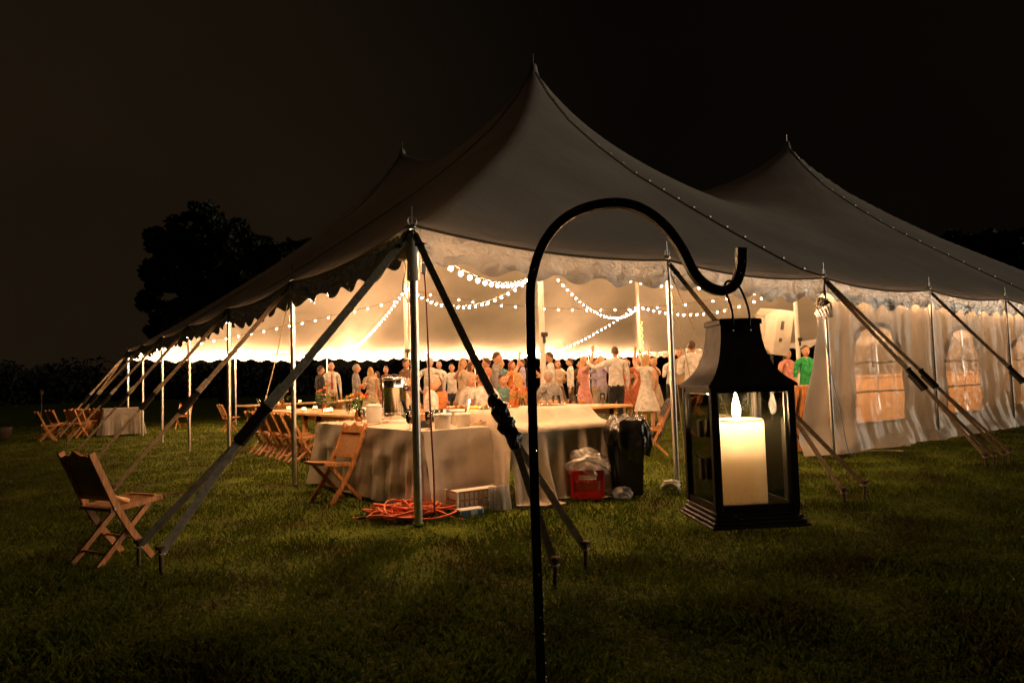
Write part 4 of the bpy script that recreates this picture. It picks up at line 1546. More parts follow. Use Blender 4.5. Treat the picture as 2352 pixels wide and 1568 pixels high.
def votive(x, y, z, label, group):
    t = thing('votive_candle', label, 'candle', (x, y, z), 0, group)
    m = MB(); m.lathe([(0, 0), (.028, 0), (.033, .005), (.037, .075), (.0355, .075), (.031, .008), (0, .006)], 16, cap=False); m.build('cup', 'votive_glass', t, True)
    m = MB(); m.lathe([(.029, .008), (.031, .03), (.01, .032)], 14); m.build('wax', 'wax', t, True)
    m = MB(); m.lathe([(.002, .034), (.008, .042), (.008, .050), (.001, .066)], 8); m.build('flame', 'votive_flame', t, True)


def tumbler(x, y, z, label, group, h=.15, r=.036):
    lathe_thing('tall_glass', label, 'glass', (x, y, z), [(0, 0), (r * .82, 0), (r * .86, .004), (r, h), (r * .93, h), (r * .80, .012), (0, .012)], 'drink_glass', 16, group)


def plates(x, y, z, n, label, r=.125):
    t = thing('plate_stack', label, 'plates', (x, y, z), 0)
    for k in range(n):
        m = MB(); m.lathe([(0, .002), (r * .55, 0), (r * .6, .003), (r, .013), (r, .016), (r * .6, .007), (0, .006)], 24, (random.uniform(-.003, .003), random.uniform(-.003, .003), k * .0085), False); m.build('plate', 'china', t, True)


ZL = .7215
for (x, y) in [(1.16, 5.15), (1.30, 5.32), (1.22, 6.30), (1.55, 4.6), (1.62, 6.9), (1.35, 7.5)]:
    votive(x, y, ZL, 'glass votive candle glowing on the long plank table', G_V)
for (x, y) in [(1.45, 4.72), (1.20, 4.02), (1.30, 3.72), (1.62, 5.4), (1.5, 6.1)]:
    tumbler(x, y, ZL, 'tall clear water glass on the long plank table', 'tall glasses on the long table', .16)
plates(1.22, 3.55, ZL, 9, 'taller stack of white plates at the near end of the long table')
plates(1.50, 3.62, ZL, 5, 'lower stack of white plates at the near end of the long table', .135)
plates(1.38, 3.90, ZL, 3, 'few white plates beside the tall glasses on the long table', .12)
for k, (x, y, s) in enumerate([(1.12, 3.75, .045), (1.62, 3.85, .05), (1.33, 4.15, .045), (1.14, 3.98, .04)]):
    lathe_thing('cup', 'white china cup beside the plate stacks', 'cup', (x, y, ZL), [(0, 0), (s * .6, 0), (s, .075), (s * .92, .075), (s * .5, .008), (0, .008)], 'china', 16, 'cups beside the plates')


def petal_ring(mb, c, n, ax, r, w, tilt):
    ax = Vector(ax).normalized(); a = ax.orthogonal().normalized(); b = ax.cross(a)
    for k in range(n):
        t = 2 * PI * k / n + random.uniform(-.1, .1)
        d = a * math.cos(t) + b * math.sin(t); s = ax.cross(d)
        tip = c + d * r * math.cos(tilt) + ax * r * math.sin(tilt)
        mid = c + d * r * .55 * math.cos(tilt) + ax * (r * .55 * math.sin(tilt) + r * .10)
        mb.add([c + d * r * .1, mid + s * w, tip, mid - s * w], [(0, 1, 2, 3)])


def bouquet(loc, label, vase_mat, kinds, spread=.11, tall=.20, vh=.14, group='vases of flowers on the tables', big=None):
    t = thing('flower_vase', label, 'flower vase', loc, 0, group)
    m = MB(); m.lathe([(0, 0), (.034, 0), (.046, .02), (.048, vh * .55), (.034, vh * .85), (.040, vh), (.036, vh), (.030, vh * .85), (.043, vh * .5), (0, .008)], 16, cap=False); m.build('vase', vase_mat, t, True)
    st_ = MB(); lf = MB()
    heads = []
    for k in range(len(kinds)):
        a = 2.4 * k + random.uniform(-.3, .3); r_ = spread * math.sqrt((k + .4) / len(kinds))
        h = vh + tall * (.55 + .5 * random.random()) * (1.15 - .4 * r_ / spread)
        tip = Vector((r_ * math.cos(a), r_ * math.sin(a), h))
        st_.tube(spline([(0, 0, .02), (r_ * .25 * math.cos(a), r_ * .25 * math.sin(a), vh), tip], 5), .0025, 4)
        heads.append((tip, Vector((math.cos(a) * .7, math.sin(a) * .7, .9)).normalized(), kinds[k]))
    for k in range(70):
        a = random.uniform(0, 2 * PI); r_ = spread * random.uniform(.15, 1.15); z = vh + tall * random.uniform(-.15, .75)
        c = Vector((r_ * math.cos(a), r_ * math.sin(a), z)); d = Vector((math.cos(a + random.uniform(-.8, .8)), math.sin(a), random.uniform(-.3, .9))).normalized()
        s = d.orthogonal().normalized(); l = random.uniform(.03, .07)
        lf.add([c, c + d * l * .5 + s * l * .22, c + d * l, c + d * l * .5 - s * l * .22], [(0, 1, 2, 3)])
    st_.build('stems', 'flower_leaf', t)
    stuff(lf.build('leaves', 'flower_leaf', t))
    for tip, ax, kind in heads:
        m = MB()
        if kind == 'sun':
            petal_ring(m, tip, 14, big or ax, .052, .011, .15)
            fo = m.build('flower', 'petal_yellow', t)
            c2 = MB(); c2.lathe([(.022, -.004), (.024, .004), (.012, .010)], 10); ob = c2.build('flower_center', 'seed_brown', fo, True, tip)
            ob.rotation_euler = Vector(big or ax).to_track_quat('Z', 'Y').to_euler()
        elif kind == 'berry':
            m.lathe([(.003, -.012), (.011, -.004), (.012, .004), (.004, .013)], 7, tip); m.build('flower', 'petal_white', t, True)
        else:
            rad = random.uniform(.026, .042)
            for q in range(4):
                petal_ring(m, tip + ax * q * .006, 9 - q, ax, rad * (1 - .17 * q), rad * .30, .25 + .28 * q)
            m.build('flower', 'petal_' + kind, t)
    return t


bouquet((1.32, 5.62, ZL), 'amber vase of red, coral and yellow flowers on the long table', 'amber_glass', ['orange', 'red', 'yellow', 'pink', 'orange', 'berry', 'red', 'berry', 'yellow', 'orange', 'berry', 'pink'], .12, .24)
bouquet((.62, 2.62, ZT1), 'amber vase of spiky orange and crimson flowers behind the coffee urn', 'amber_glass', ['orange', 'red', 'yellow', 'orange', 'yellow', 'red', 'pink', 'berry', 'orange', 'yellow', 'red', 'orange'], .14, .22)
bouquet((2.95, 13.1, ZL), 'vase with a sunflower on the far plank table', 'amber_glass', ['sun', 'orange', 'yellow', 'pink', 'orange', 'berry', 'yellow', 'orange', 'sun', 'berry'], .15, .30, big=(-.55, -.8, .25))
bouquet((4.15, 13.4, ZL), 'vase of tall green and yellow sprigs on the far plank table', 'amber_glass', ['yellow', 'yellow', 'berry', 'yellow', 'orange'], .13, .34)
bouquet((3.05, 2.72, .7365), 'clear vase of dark red tulips on the pitcher table', 'drink_glass', ['red', 'red', 'red', 'berry', 'red', 'red', 'pink'], .14, .20)
for (x, y) in [(2.62, 13.05), (2.80, 13.0), (3.4, 13.1), (3.05, 13.45)]:
    votive(x, y, ZL, 'glass votive candle glowing on the sunflower table', 'votive candles on the sunflower table')
for (x, y) in [(2.35, 13.1), (3.9, 13.2), (4.3, 13.1), (4.42, 13.2)]:
    tumbler(x, y, ZL, 'tall clear glass on the sunflower table', 'glasses on the sunflower table', .15, .04)

# pitcher table
ZP = .7365


def pitcher(x, y, label):
    t = thing('glass_pitcher', label, 'pitcher', (x, y, ZP), random.uniform(-.3, .3))
    m = MB(); m.lathe([(0, 0), (.05, 0), (.062, .02), (.066, .06), (.056, .12), (.060, .16), (.056, .16), (.052, .12), (.061, .06), (0, .01)], 22, cap=False); m.build('body', 'drink_glass', t, True)
    m = MB(); m.lathe([(.056, .012), (.060, .06), (.055, .09)], 18); m.build('drink', 'drink_glass', t, True)
    m = MB(); m.tube(spline([(.056, 0, .14), (.10, 0, .13), (.105, 0, .08), (.062, 0, .04)], 10), .007, 7); m.build('handle', 'drink_glass', t, True)


pitcher(3.42, 2.42, 'round glass pitcher nearer the tulips')
pitcher(3.78, 2.48, 'round glass pitcher nearer the trash bin')
wineglass((4.25, 2.38, ZP), 'footed glass of frothy drink near the end of the pitcher table', 'beer', None, 0, .17)
votive(3.12, 2.36, ZP, 'lone glass votive candle on the pitcher table', None)
m = MB(); m.lathe([(0, .0), (.12, 0), (.20, .012), (.20, .016), (.12, .005), (0, .005)], 28, (0, 0, 0), False)
o = m.build('platter', 'chrome_urn', None, True, (3.12, 2.36, ZP - .002) if False else (2.85, 2.35, ZP)); tag(o, 'round metal platter on the pitcher table', 'platter')
m = MB(); m.tube(spline([(-.13, 0, .03), (-.05, .01, .045), (.06, 0, .04), (.14, .01, .05)], 12), [.02, .03, .035, .036, .036, .036, .035, .034, .033, .03, .026, .02, .012], 9)
o = m.build('bread_loaf', 'bread', None, True, (4.0, 2.62, ZP - .008)); tag(o, 'crusty bread loaf lying on the pitcher table', 'bread')


# food platters on the raised steps
def food_platter(x, y, z, label, r=.17):
    t = thing('food_platter', label, 'platter', (x, y, z), random.uniform(0, 3))
    m = MB(); m.lathe([(0, 0), (r * .8, 0), (r, .010), (r, .014), (r * .8, .006), (0, .006)], 26, cap=False); m.build('platter', 'chrome_urn', t, True)
    for k in range(7):
        a = k * .9; q = r * .5
        m = MB(); m.tube(spline([(q * math.cos(a) - .05, q * math.sin(a), .012), (q * math.cos(a), q * math.sin(a) + .01, .028), (q * math.cos(a) + .05, q * math.sin(a), .014)], 6), [.008, .016, .02, .022, .02, .015, .008], 7); m.build('pastry', 'bread', t, True)


food_platter(1.20, .66, .853, 'metal platter of pastries on the step nearer the coffee urn')
food_platter(1.90, .66, .853, 'metal platter of pastries on the step nearer the trash bin')
lathe_thing('pie_dish', 'shallow dish with a pale yellow pie beside the pastry platter', 'dish', (1.12, .86, .853), [(0, 0), (.06, 0), (.075, .022), (.07, .022), (.055, .006), (0, .006)], 'petal_yellow', 20)
tg = thing('serving_tong', 'pair of wooden serving tongs on the urn table corner', 'tongs', (.885, .55, ZT1 + .01), .25)
for s in (-1, 1):
    m = MB(); m.bar((-.06, s * .006, 0), (.15, s * .04, .03 + s * .004), .022, .008); m.build('arm', 'oak', tg)
# jacket-draped chair at the end of the pitcher table
dup(chair, CT, (4.90, 2.05, -.01), heading(-.75, .65), 'wooden folding chair wearing a dark jacket at the pitcher table', GC, SC)


def jacket():
    bk = lambda x, z, off: Vector((x, -.275 + (.80 - z) * .455 + off, z))
    m = MB(); P = []
    for x in np.linspace(-.24, .24, 21):
        row = []
        sh = .02 * math.cos(x * 9)
        for t in np.linspace(0, 1, 12):
            row.append(bk(x * (1 + .10 * t), .835 + sh - .62 * t - .05 * math.cos(x * 30), -.035 - .03 * t + .018 * math.sin(x * 34 + 3 * t)))
        front = [bk(x, .84 + sh - .25 * t, .035 + .012 * math.sin(x * 30)) for t in np.linspace(1, 0, 5)]
        P.append(front + row)
    m.grid(P); m.f = [f[::-1] for f in m.f]
    o = m.build('jacket', 'cloth_charcoal', None, True, (4.90, 2.05, 0)); o.rotation_euler = (0, 0, heading(-.75, .65)); o.scale = (SC,) * 3
    tag(o, 'dark suit jacket hung over a chair back by the pitcher table', 'jacket')


jacket()

# orange extension cords heaped at the foot of the corner pole
def cord_heap():
    pts = []
    cx, cy = .06, .30
    n = 17
    for k in range(n * 12):
        t = k / 12 * 2 * PI
        lp = k / 12
        a = .24 + .10 * math.sin(lp * 1.7) + .05 * math.sin(lp * 4.1)
        b = .13 + .075 * math.sin(lp * 2.3 + 1)
        ox = .07 * math.sin(lp * .9 + .5); oy = .05 * math.cos(lp * 1.3)
        rot = .9 * math.sin(lp * .77) + .4 * math.sin(lp * 2.9)
        u = a * math.cos(t) ; v = b * math.sin(t)
        u, v = u * math.cos(rot) - v * math.sin(rot) + ox, u * math.sin(rot) + v * math.cos(rot) + oy
        rr = math.hypot(u / .33, v / .2)
        z = .010 + .10 * max(0, 1 - rr * .75) * (k / (n * 12)) + .050 * (1 + math.sin(t * 2 + lp * 1.7)) * .5 + .03 * (k / (n * 12))
        pts.append(Vector((cx, cy, 0)) + UX * u + FH * v + Vector((0, 0, z)))
    tail0 = [Vector((cx, cy, .014)) + UX * (-.46) + FH * .02, Vector((cx, cy, .014)) + UX * (-.38) + FH * (-.02)]
    tail1 = [Vector((cx, cy, .016)) + UX * .40 + FH * (-.14), Vector((cx, cy, .014)) + UX * .47 + FH * (-.19)]
    m = MB(); m.tube(spline(tail0 + pts + tail1, len(pts) * 2), .0085, 6)
    o = m.build('extension_cord', 'orange_cord', None, True); tag(o, 'heap of coiled orange extension cord at the foot of the corner pole', 'cord')
    m = MB(); m.tube([Vector((cx, cy, .02)) + UX * (-.40) + FH * (-.06), Vector((cx, cy, .03)) + UX * (-.33) + FH * (-.07)], [.013, .016], 8)
    m.build('plug', 'black_rubber', o)


cord_heap()
m = MB(); m.tube(spline([(.075, -.03, 2.05), (.085, -.045, 1.95), (.095, -.05, 1.5), (.10, -.055, .9), (.115, -.06, .4), (.13, -.03, .12), (.18, .05, .06)], 30), .0075, 6)
o = m.build('extension_cord', 'red_cord', None, True); tag(o, 'dark red power cord hanging straight down the corner pole', 'cord')
m = MB(); m.box((.078, -.032, 2.05), (.04, .035, .09), None, .006); m.box((.078, -.032, 2.13), (.03, .03, .06), None, .006); m.build('connector', 'pvc', o)
# small floodlights at the heads of the corner pole and of the pole by the sidewall
def flood(x, y, z, rz, label):
    t = thing('floodlight', label, 'floodlight', (x, y, z), rz)
    m = MB(); m.box((0, 0, 0), (.09, .07, .15), None, .01); m.tube(spline([(.0, .0, -.07), (.02, .01, -.14), (-.01, 0, -.30), (.03, .01, -.42), (.06, .0, -.45)], 14), .006, 6)
    m.build('housing', 'strap_grey', t)
    m = MB(); m.box((0, .037, .01), (.07, .006, .11), None, .002); m.build('lens', 'flood_lens', t)


flood(-.05, .07, 2.20, heading(.7, .7), 'grey floodlight fixed at the top of the corner pole, shining inwards')
flood(6.0, .06, 2.13, heading(-.3, .95), 'floodlight above the taped bundle at the sidewall edge')

# glass rack wrapped in plastic, under the cloth edge
rk = thing('glass_rack', 'open-grid glass rack with white packing, wrapped in plastic under the cloth', 'rack', (.62, .125, .0), -.05)
Lr, Wr, Hr = .46, .20, .205
for sx in (-1, 1):
    for sy in (-1, 1):
        m = MB(); m.box((sx * Lr / 2, sy * Wr / 2, Hr / 2), (.022, .022, Hr), None, .003); m.build('corner_post', 'white_plastic', rk)
for z in (.012, .07, .128, Hr - .008):
    m = MB()
    for sy in (-1, 1):
        m.box((0, sy * Wr / 2, z), (Lr, .012, .014))
    for sx in (-1, 1):
        m.box((sx * Lr / 2, 0, z), (.012, Wr, .014))
    m.build('hoop', 'cane', rk)
for k in range(10):
    m = MB(); x = -Lr / 2 + Lr * (k + .5) / 10
    m.box((x, -Wr / 2 - .001, Hr / 2), (.010, .010, Hr - .01)); m.build('slat', 'cane', rk)
m = MB(); m.box((0, 0, .103), (Lr - .03, Wr - .05, .19)); m.build('packed_glasses', 'box_white', rk)
m = MB(); P = []
for k in range(26):
    x = -Lr / 2 - .03 + (Lr + .07) * k / 25
    if k < 15:
        continue
    P.append([(x, -Wr / 2 - .020 - .010 * math.sin(k * 1.9) - .04 * t * (1 if k > 19 else .15), Hr + .012 - (Hr + .004) * t) for t in np.linspace(0, 1, 8)])
m.grid(P); m.build('plastic_wrap', 'plastic_film', rk, True)
bx = thing('tissue_box', 'small blue and white cardboard box lying in the grass before the rack', 'box', (.44, -.065, .0), -.12)
m = MB(); m.box((0, 0, .040), (.21, .10, .078), None, .003); m.build('carton', 'box_white', bx)
m = MB(); m.box((-.055, -.0507, .038), (.085, .002, .060)); m.build('printed_panel', 'box_blue', bx)
m = MB(); m.box((.072, -.0507, .036), (.045, .002, .058)); m.build('printed_panel', 'box_blue', bx)
m = MB(); m.box((-.1057, 0, .038), (.002, .085, .062)); m.build('printed_panel', 'box_blue', bx)

# red milk crate with clear bag
cr = thing('milk_crate', 'red plastic milk crate stuffed with a clear plastic bag', 'crate', (1.80, .0, 0.0), math.atan2(-.66, .75))
s, hc = .31, .265
for sx in (-1, 1):
    for sy in (-1, 1):
        m = MB(); m.box((sx * (s / 2 - .014), sy * (s / 2 - .014), hc / 2), (.028, .028, hc), None, .004); m.build('corner_post', 'red_plastic', cr)
for a in range(4):
    rot = Matrix.Rotation(a * PI / 2, 3, 'Z')
    m = MB()
    m.box(rot @ Vector((0, -s / 2 + .007, .035)), (s - .058, .010, .07), rot)
    m.box(rot @ Vector((0, -s / 2 + .007, hc - .022)), (s - .058, .012, .044), rot)
    m.box(rot @ Vector((-.105, -s / 2 + .007, hc - .066)), (.045, .010, .044), rot); m.box(rot @ Vector((.105, -s / 2 + .007, hc - .066)), (.045, .010, .044), rot)
    m.box(rot @ Vector((0, -s / 2 + .007, hc - .092)), (s - .058, .010, .012), rot)
    w_ = m.build('side_panel', 'red_plastic', cr)
    m = MB()
    for k in range(-5, 8):
        x = k * .036 - .03
        for sg in (-1, 1):
            p0 = Vector((x * 1.0, -s / 2 + .007 + sg * .0015, .072)); p1 = Vector((x + sg * .10, -s / 2 + .007 + sg * .0015, .172))
            lim = s / 2 - .03
            # clip to the panel
            def clipx(a_, b_):
                t0, t1 = 0., 1.
                dx = b_.x - a_.x
                for (L0, sgn) in ((-lim, 1), (lim, -1)):
                    f0 = (a_.x - L0) * sgn; f1 = (b_.x - L0) * sgn
                    if f0 < 0 and f1 < 0:
                        return None
                    if f0 < 0:
                        t0 = max(t0, f0 / (f0 - f1))
                    elif f1 < 0:
                        t1 = min(t1, f0 / (f0 - f1))
                return (a_ + (b_ - a_) * t0, a_ + (b_ - a_) * t1) if t1 > t0 + .05 else None
            c = clipx(p0, p1)
            if c:
                m.bar(rot @ c[0], rot @ c[1], .007, .005, rot @ Vector((0, 1, 0)))
    m.build('lattice', 'red_plastic', w_)
m = MB(); m.box((0, 0, .012), (s - .06, s - .06, .012)); m.build('floor', 'red_plastic', cr)
m = MB(); m.box((0, 0, .10), (s - .075, s - .075, .15), None, .02); m.build('contents', 'linen', cr)


def crumpled(name, label, cat, loc, rx, rz_, mat, seed, n=22, rough_=.35, base=False):
    r_ = np.random.default_rng(seed)
    ph = r_.random((8, 3)) * 6.28; fr_ = 1.5 + r_.random((8, 3)) * 4.5
    P = []
    for i in range(n + 1):
        th = PI * i / n; row = []
        for j in range(2 * n + 1):
            a = 2 * PI * (j % (2 * n)) / (2 * n)
            d = Vector((math.sin(th) * math.cos(a), math.sin(th) * math.sin(a), math.cos(th)))
            q = sum(abs(math.sin(fr_[k][0] * d.x + ph[k][0] + fr_[k][1] * d.y + ph[k][1] + fr_[k][2] * d.z)) for k in range(8)) / 8
            rr = 1 + rough_ * (q - .6) * 2
            row.append((d.x * rx * rr, d.y * rx * rr, max(d.z * rz_ * rr, -rz_ * .72)))
        P.append(row)
    m_ = MB(); m_.grid(P)
    o_ = m_.build(name, mat, None, True, loc)
    tag(o_, label, cat)
    return o_


crumpled('plastic_bag', 'clear plastic bag bulging out of the red crate', 'plastic bag', (1.79, -.01, .295), .165, .115, 'plastic_film', 5, 26, 1.0)
crumpled('plastic_bag', 'scrap of clear plastic on the grass between crate and bin', 'plastic bag', (2.0, -.26, .035), .085, .05, 'plastic_film', 8, 16, .8)
crumpled('plastic_bag', 'scrap of pale plastic on the grass on the far side of the bin', 'plastic bag', (2.62, -.30, .035), .08, .055, 'white_plastic', 11, 16, .9)

# trash bin with black liner
bn_ = thing('trash_bin', 'slim black trash bin with a black bag folded over its rim', 'trash bin', (2.22, -.13, 0), math.atan2(-.60, .80))
m = MB(); vs = []
prof = [(.105, .14, 0), (.108, .145, .02), (.135, .20, .70), (.142, .207, .70), (.142, .207, .72)]
for (a, b, z) in prof:
    vs += [(-a, -b, z), (a, -b, z), (a, b, z), (-a, b, z)]
fs = []
for i in range(len(prof) - 1):
    for k in range(4):
        j = (k + 1) % 4; fs.append((i * 4 + k, i * 4 + j, i * 4 + 4 + j, i * 4 + 4 + k))
fs.append((3, 2, 1, 0)); m.add(vs, fs); m.build('bin', 'bin_black', bn_)
m = MB(); P = []
N_ = 72
for i in range(N_ + 1):
    t = 2 * PI * (i % N_) / N_
    cx_, sy_ = math.cos(t), math.sin(t)
    ex = .150 * math.copysign(abs(cx_) ** .6, cx_); ey = .215 * math.copysign(abs(sy_) ** .6, sy_)
    f1 = math.sin(t * 9 + 1.3 * math.sin(t * 3)); f2 = math.sin(t * 17 + 2 * math.sin(t * 2))
    row = [(ex * .45, ey * .45, .60), (ex * .86, ey * .88, .70), (ex * .97, ey * .97, .742 + .012 * f2)]
    low = .42 + .08 * math.sin(t * 2 + .6) + .05 * math.sin(t * 5)
    for k in range(1, 15):
        u = k / 14
        o_ = 1.08 + .34 * math.sin(PI * min(1, u * .85)) + (.10 * f1 + .06 * f2) * u ** .7 + .02 * math.sin(u * 16 + t * 6) + .05 * u * math.sin(t * 3 + u * 7)
        row.append((ex * o_, ey * o_, .735 + (low - .735) * u))
    P.append(row)
m.grid(P); m.build('bag_liner', 'bag_black', bn_, True)

# loudspeaker on its pole
spk = thing('loudspeaker', 'pale grey loudspeaker tilted on its pole near the sidewall edge', 'speaker', (5.92, .72, 0), math.atan2(-.95, .30) + 2.5, None, 1.0)
Rt = Matrix.Rotation(R(-9), 3, 'Y') @ Matrix.Rotation(R(6), 3, 'X')
cz = Vector((0, 0, 1.70))
m = MB(); vs = []
for (y, a, b) in [(-.21, .18, .29), (-.19, .20, .31), (.06, .20, .31), (.17, .13, .23), (.175, .12, .22)]:
    vs += [cz + Rt @ Vector(p) for p in ((-a, y, -b), (a, y, -b), (a, y, b), (-a, y, b))]
fs = [(0, 1, 2, 3)]
for i in range(4):
    for k in range(4):
        j = (k + 1) % 4; fs.append((i * 4 + k, i * 4 + 4 + k, i * 4 + 4 + j, i * 4 + j))
fs.append((19, 18, 17, 16)); m.add(vs, fs); m.build('cabinet', 'speaker_grey', spk)
m = MB(); m.box(cz + Rt @ Vector((0, .177, .03)), (.15, .012, .25), Rt, .004); m.build('rear_panel', 'speaker_grey', spk)
m = MB(); m.box(cz + Rt @ Vector((.0, .180, -.15)), (.11, .014, .07), Rt); m.build('socket_panel', 'dark_grille', spk)
for x in (-.203, .203):
    m = MB(); m.box(cz + Rt @ Vector((x, -.03, .10)), (.010, .05, .12), Rt, .004); m.box(cz + Rt @ Vector((x, -.03, -.10)), (.010, .05, .05), Rt, .004); m.build('handle', 'dark_grille', spk)
m = MB(); m.box(cz + Rt @ Vector((0, -.215, 0)), (.33, .012, .54), Rt, .004); m.build('grille', 'dark_grille', spk)
for (dx, dz, sx_, sz_) in [(0, .205, .25, .012), (0, -.205, .25, .012), (-.122, 0, .012, .40), (.122, 0, .012, .40), (0, .10, .12, .012), (0, -.02, .12, .012)]:
    m = MB(); m.box(cz + Rt @ Vector((dx, .186, dz)), (sx_, .022, sz_), Rt, .004); m.build('rib', 'speaker_grey', spk)
m = MB(); m.tube([(0, 0, .50), (0, 0, 1.47)], .018, 10); m.build('pole', 'black_rubber', spk)
for k in range(3):
    a = k * 2.094; m = MB(); m.bar((0, 0, .70), (.42 * math.cos(a), .42 * math.sin(a), .015), .022, .022); m.bar((0, 0, .42), (.22 * math.cos(a), .22 * math.sin(a), .37), .014, .014); m.build('leg', 'black_rubber', spk)

# taped bundle and blue cord on the pole at the sidewall's edge
tb = thing('tape_bundle', 'wad of dark tape and rag bound to the pole at the sidewall edge', 'tape', (6.08, .02, 1.98))
m = MB()
for k in range(9):
    z = -.09 + k * .022; r_ = .062 + .022 * math.sin(k * 2.3)
    m.tube([(r_ * math.cos(q) * (1 + .25 * math.sin(2 * q + k)), r_ * math.sin(q) * (1 + .2 * math.cos(3 * q + k)), z + .02 * math.sin(q * 2 + k)) for q in np.linspace(0, 2 * PI, 17)], .017, 6, False)
m.build('wrap', 'tape', tb, True)
m = MB()
for k in range(7):
    a = 2.6 + k * .35; m.tube(spline([(.04 * math.cos(a), .04 * math.sin(a), -.06), (.11 * math.cos(a), .11 * math.sin(a), -.09 + .02 * k), (.10 * math.cos(a + .5), .10 * math.sin(a + .5), -.15)], 6), .014, 5)
m.build('rag', 'box_white', tb, True)
m = MB(); m.tube(spline([(5.98, -.03, 1.86), (5.98, -.05, 1.5), (6.06, -.07, 1.0), (6.16, -.10, .5), (6.23, -.12, .1), (6.27, -.15, .02)], 26), .008, 6)
tag(m.build('extension_cord', 'blue_cord', None, True), 'thin blue cord drooping down beside the sidewall edge', 'cord')
m = MB(); m.tube(spline([(6.62, -.05, .03), (6.8, -.20, .035), (6.95, -.30, .03), (7.02, -.45, .025)], 16), .011, 6)
tag(m.build('extension_cord', 'rope', None, True), 'short pale cord lying on the grass below the first window', 'cord')

# slack rope from the corner strap to the lone chair
m = MB(); m.tube(spline([(-1.19, .13, .86), (-1.35, .22, .62), (-1.52, .30, .46), (-1.68, .43, .395), (-1.83, .57, .39)], 24), .006, 6)
tag(m.build('slack_rope', 'rope', None, True), 'slack tan rope sagging from the corner strap to the lone chair', 'rope')
# rolled rag on the lone chair's seat edge: its loose wooden dowel
m = MB(); m.tube([(-2.16, .37, .46), (-1.98, .44, .375)], .017, 10)
tag(m.build('wooden_dowel', 'pine', None, True), 'round wooden dowel lying across the seat of the lone chair', 'dowel')
# dim pots beyond the far chairs
lathe_thing('barrel_planter', 'dim barrel planter beyond the chairs set aside outside', 'planter', (-3.0, 17.3, 0), [(0, 0), (.18, 0), (.24, .2), (.25, .34), (.22, .34), (.2, .2), (0, .06)], 'bark', 16)
m = MB(); m.tube([(0, 0, 0), (.01, .02, 1.15)], .02, 8); m.lathe([(.02, 1.13), (.06, 1.17), (.06, 1.27), (.02, 1.31)], 10)
o = m.build('garden_torch', 'bark', None, True, (-2.1, 19.6, 0)); tag(o, 'unlit garden torch standing in the dark beyond the chairs', 'torch')

# plank bar counter inside the sidewall
plank = thing('bar_counter', 'plank bar counter seen as tan panels through the sidewall windows', 'bar', (12.6, 1.75, 0))
for k in range(10):
    m = MB(); m.box((-2.9 + k * .62, -.30, .50), (.61, .025, .96), None, .004); m.build('front_panel', 'pine', plank)
for k in range(3):
    m = MB(); m.box((-.1, -.24 + .22 * k, 1.01), (6.3, .215, .035), None, .004); m.build('plank', 'pine', plank)
for x in (-2.9, 2.7):
    m = MB(); m.box((x, 0, .495), (.05, .5, .95)); m.build('end_panel', 'pine', plank)

# ================================================================== PEOPLE


def head_mesh(c, tilt=0.0):
    """skull with jaw, brow, nose and ears; local, facing +Y, centre c"""
    m = MB(); P = []; nu, nv = 14, 18
    for i in range(nu + 1):
        th = PI * i / nu; z = math.cos(th); r = math.sin(th)
        row = []
        for j in range(nv + 1):
            a = 2 * PI * (j % nv) / nv
            x, y = r * math.sin(a), r * math.cos(a)
            X = x * .076 * (1 - .18 * max(0, -z)); Y = y * (.093 if y > 0 else .100); Zz = z * .118
            if y > 0:
                Y *= 1 - .10 * max(0, z) - .06 * max(0, -z - .5)
                nose = math.exp(-((x / .16) ** 2 + ((z + .12) / .20) ** 2)) * .022
                brow = math.exp(-((x / .55) ** 2 + ((z - .12) / .08) ** 2)) * .006
                eye = math.exp(-(((abs(x) - .38) / .14) ** 2 + ((z - .0) / .10) ** 2)) * .008
                Y += nose + brow - eye
            row.append((X, Y, Zz))
        P.append(row)
    m.grid(P)
    for s in (-1, 1):
        m.add([(s * .072, .0, .03), (s * .088, -.012, .035), (s * .088, -.014, -.02), (s * .072, .0, -.035), (s * .070, -.022, 0)], [(0, 1, 2, 3), (1, 4, 2), (0, 4, 1), (2, 4, 3)])
    rot = Matrix.Rotation(tilt, 3, 'X')
    return [Vector(c) + rot @ Vector(v) for v in m.v], m.f


def hand_mesh(w, d, side):
    """palm and five bent fingers hanging from wrist w in direction d"""
    m = MB(); w = Vector(w); d = Vector(d).normalized()
    s = Vector(side); s = (s - d * s.dot(d)).normalized(); n = d.cross(s)
    m.tube([w, w + d * .03, w + d * .085], [.024, .034, .030], 6)
    for k, (o, l) in enumerate([(-.024, .060), (-.008, .075), (.008, .072), (.023, .055)]):
        b = w + d * .080 + s * o
        m.tube([b, b + d * l * .55 + n * .006, b + d * l * .95 + n * .024], [.009, .008, .006], 5)
    b = w + d * .03 - s * .030
    m.tube([b, b + d * .03 - s * .018, b + d * .06 - s * .016 + n * .012], [.010, .009, .007], 5)
    return m.v, m.f


PEOPLE = []


def person(label, x, y, face, H=1.72, pose='stand', top='cloth_white', bottom='cloth_charcoal', sleeve='long', hair='hair_brown', style='short', skin='skin', skirt=None, arms=('down', 'down'), tie=False, jacket_open=False, build=1.0, lean=0.0):
    PEOPLE.append(dict(locals()))


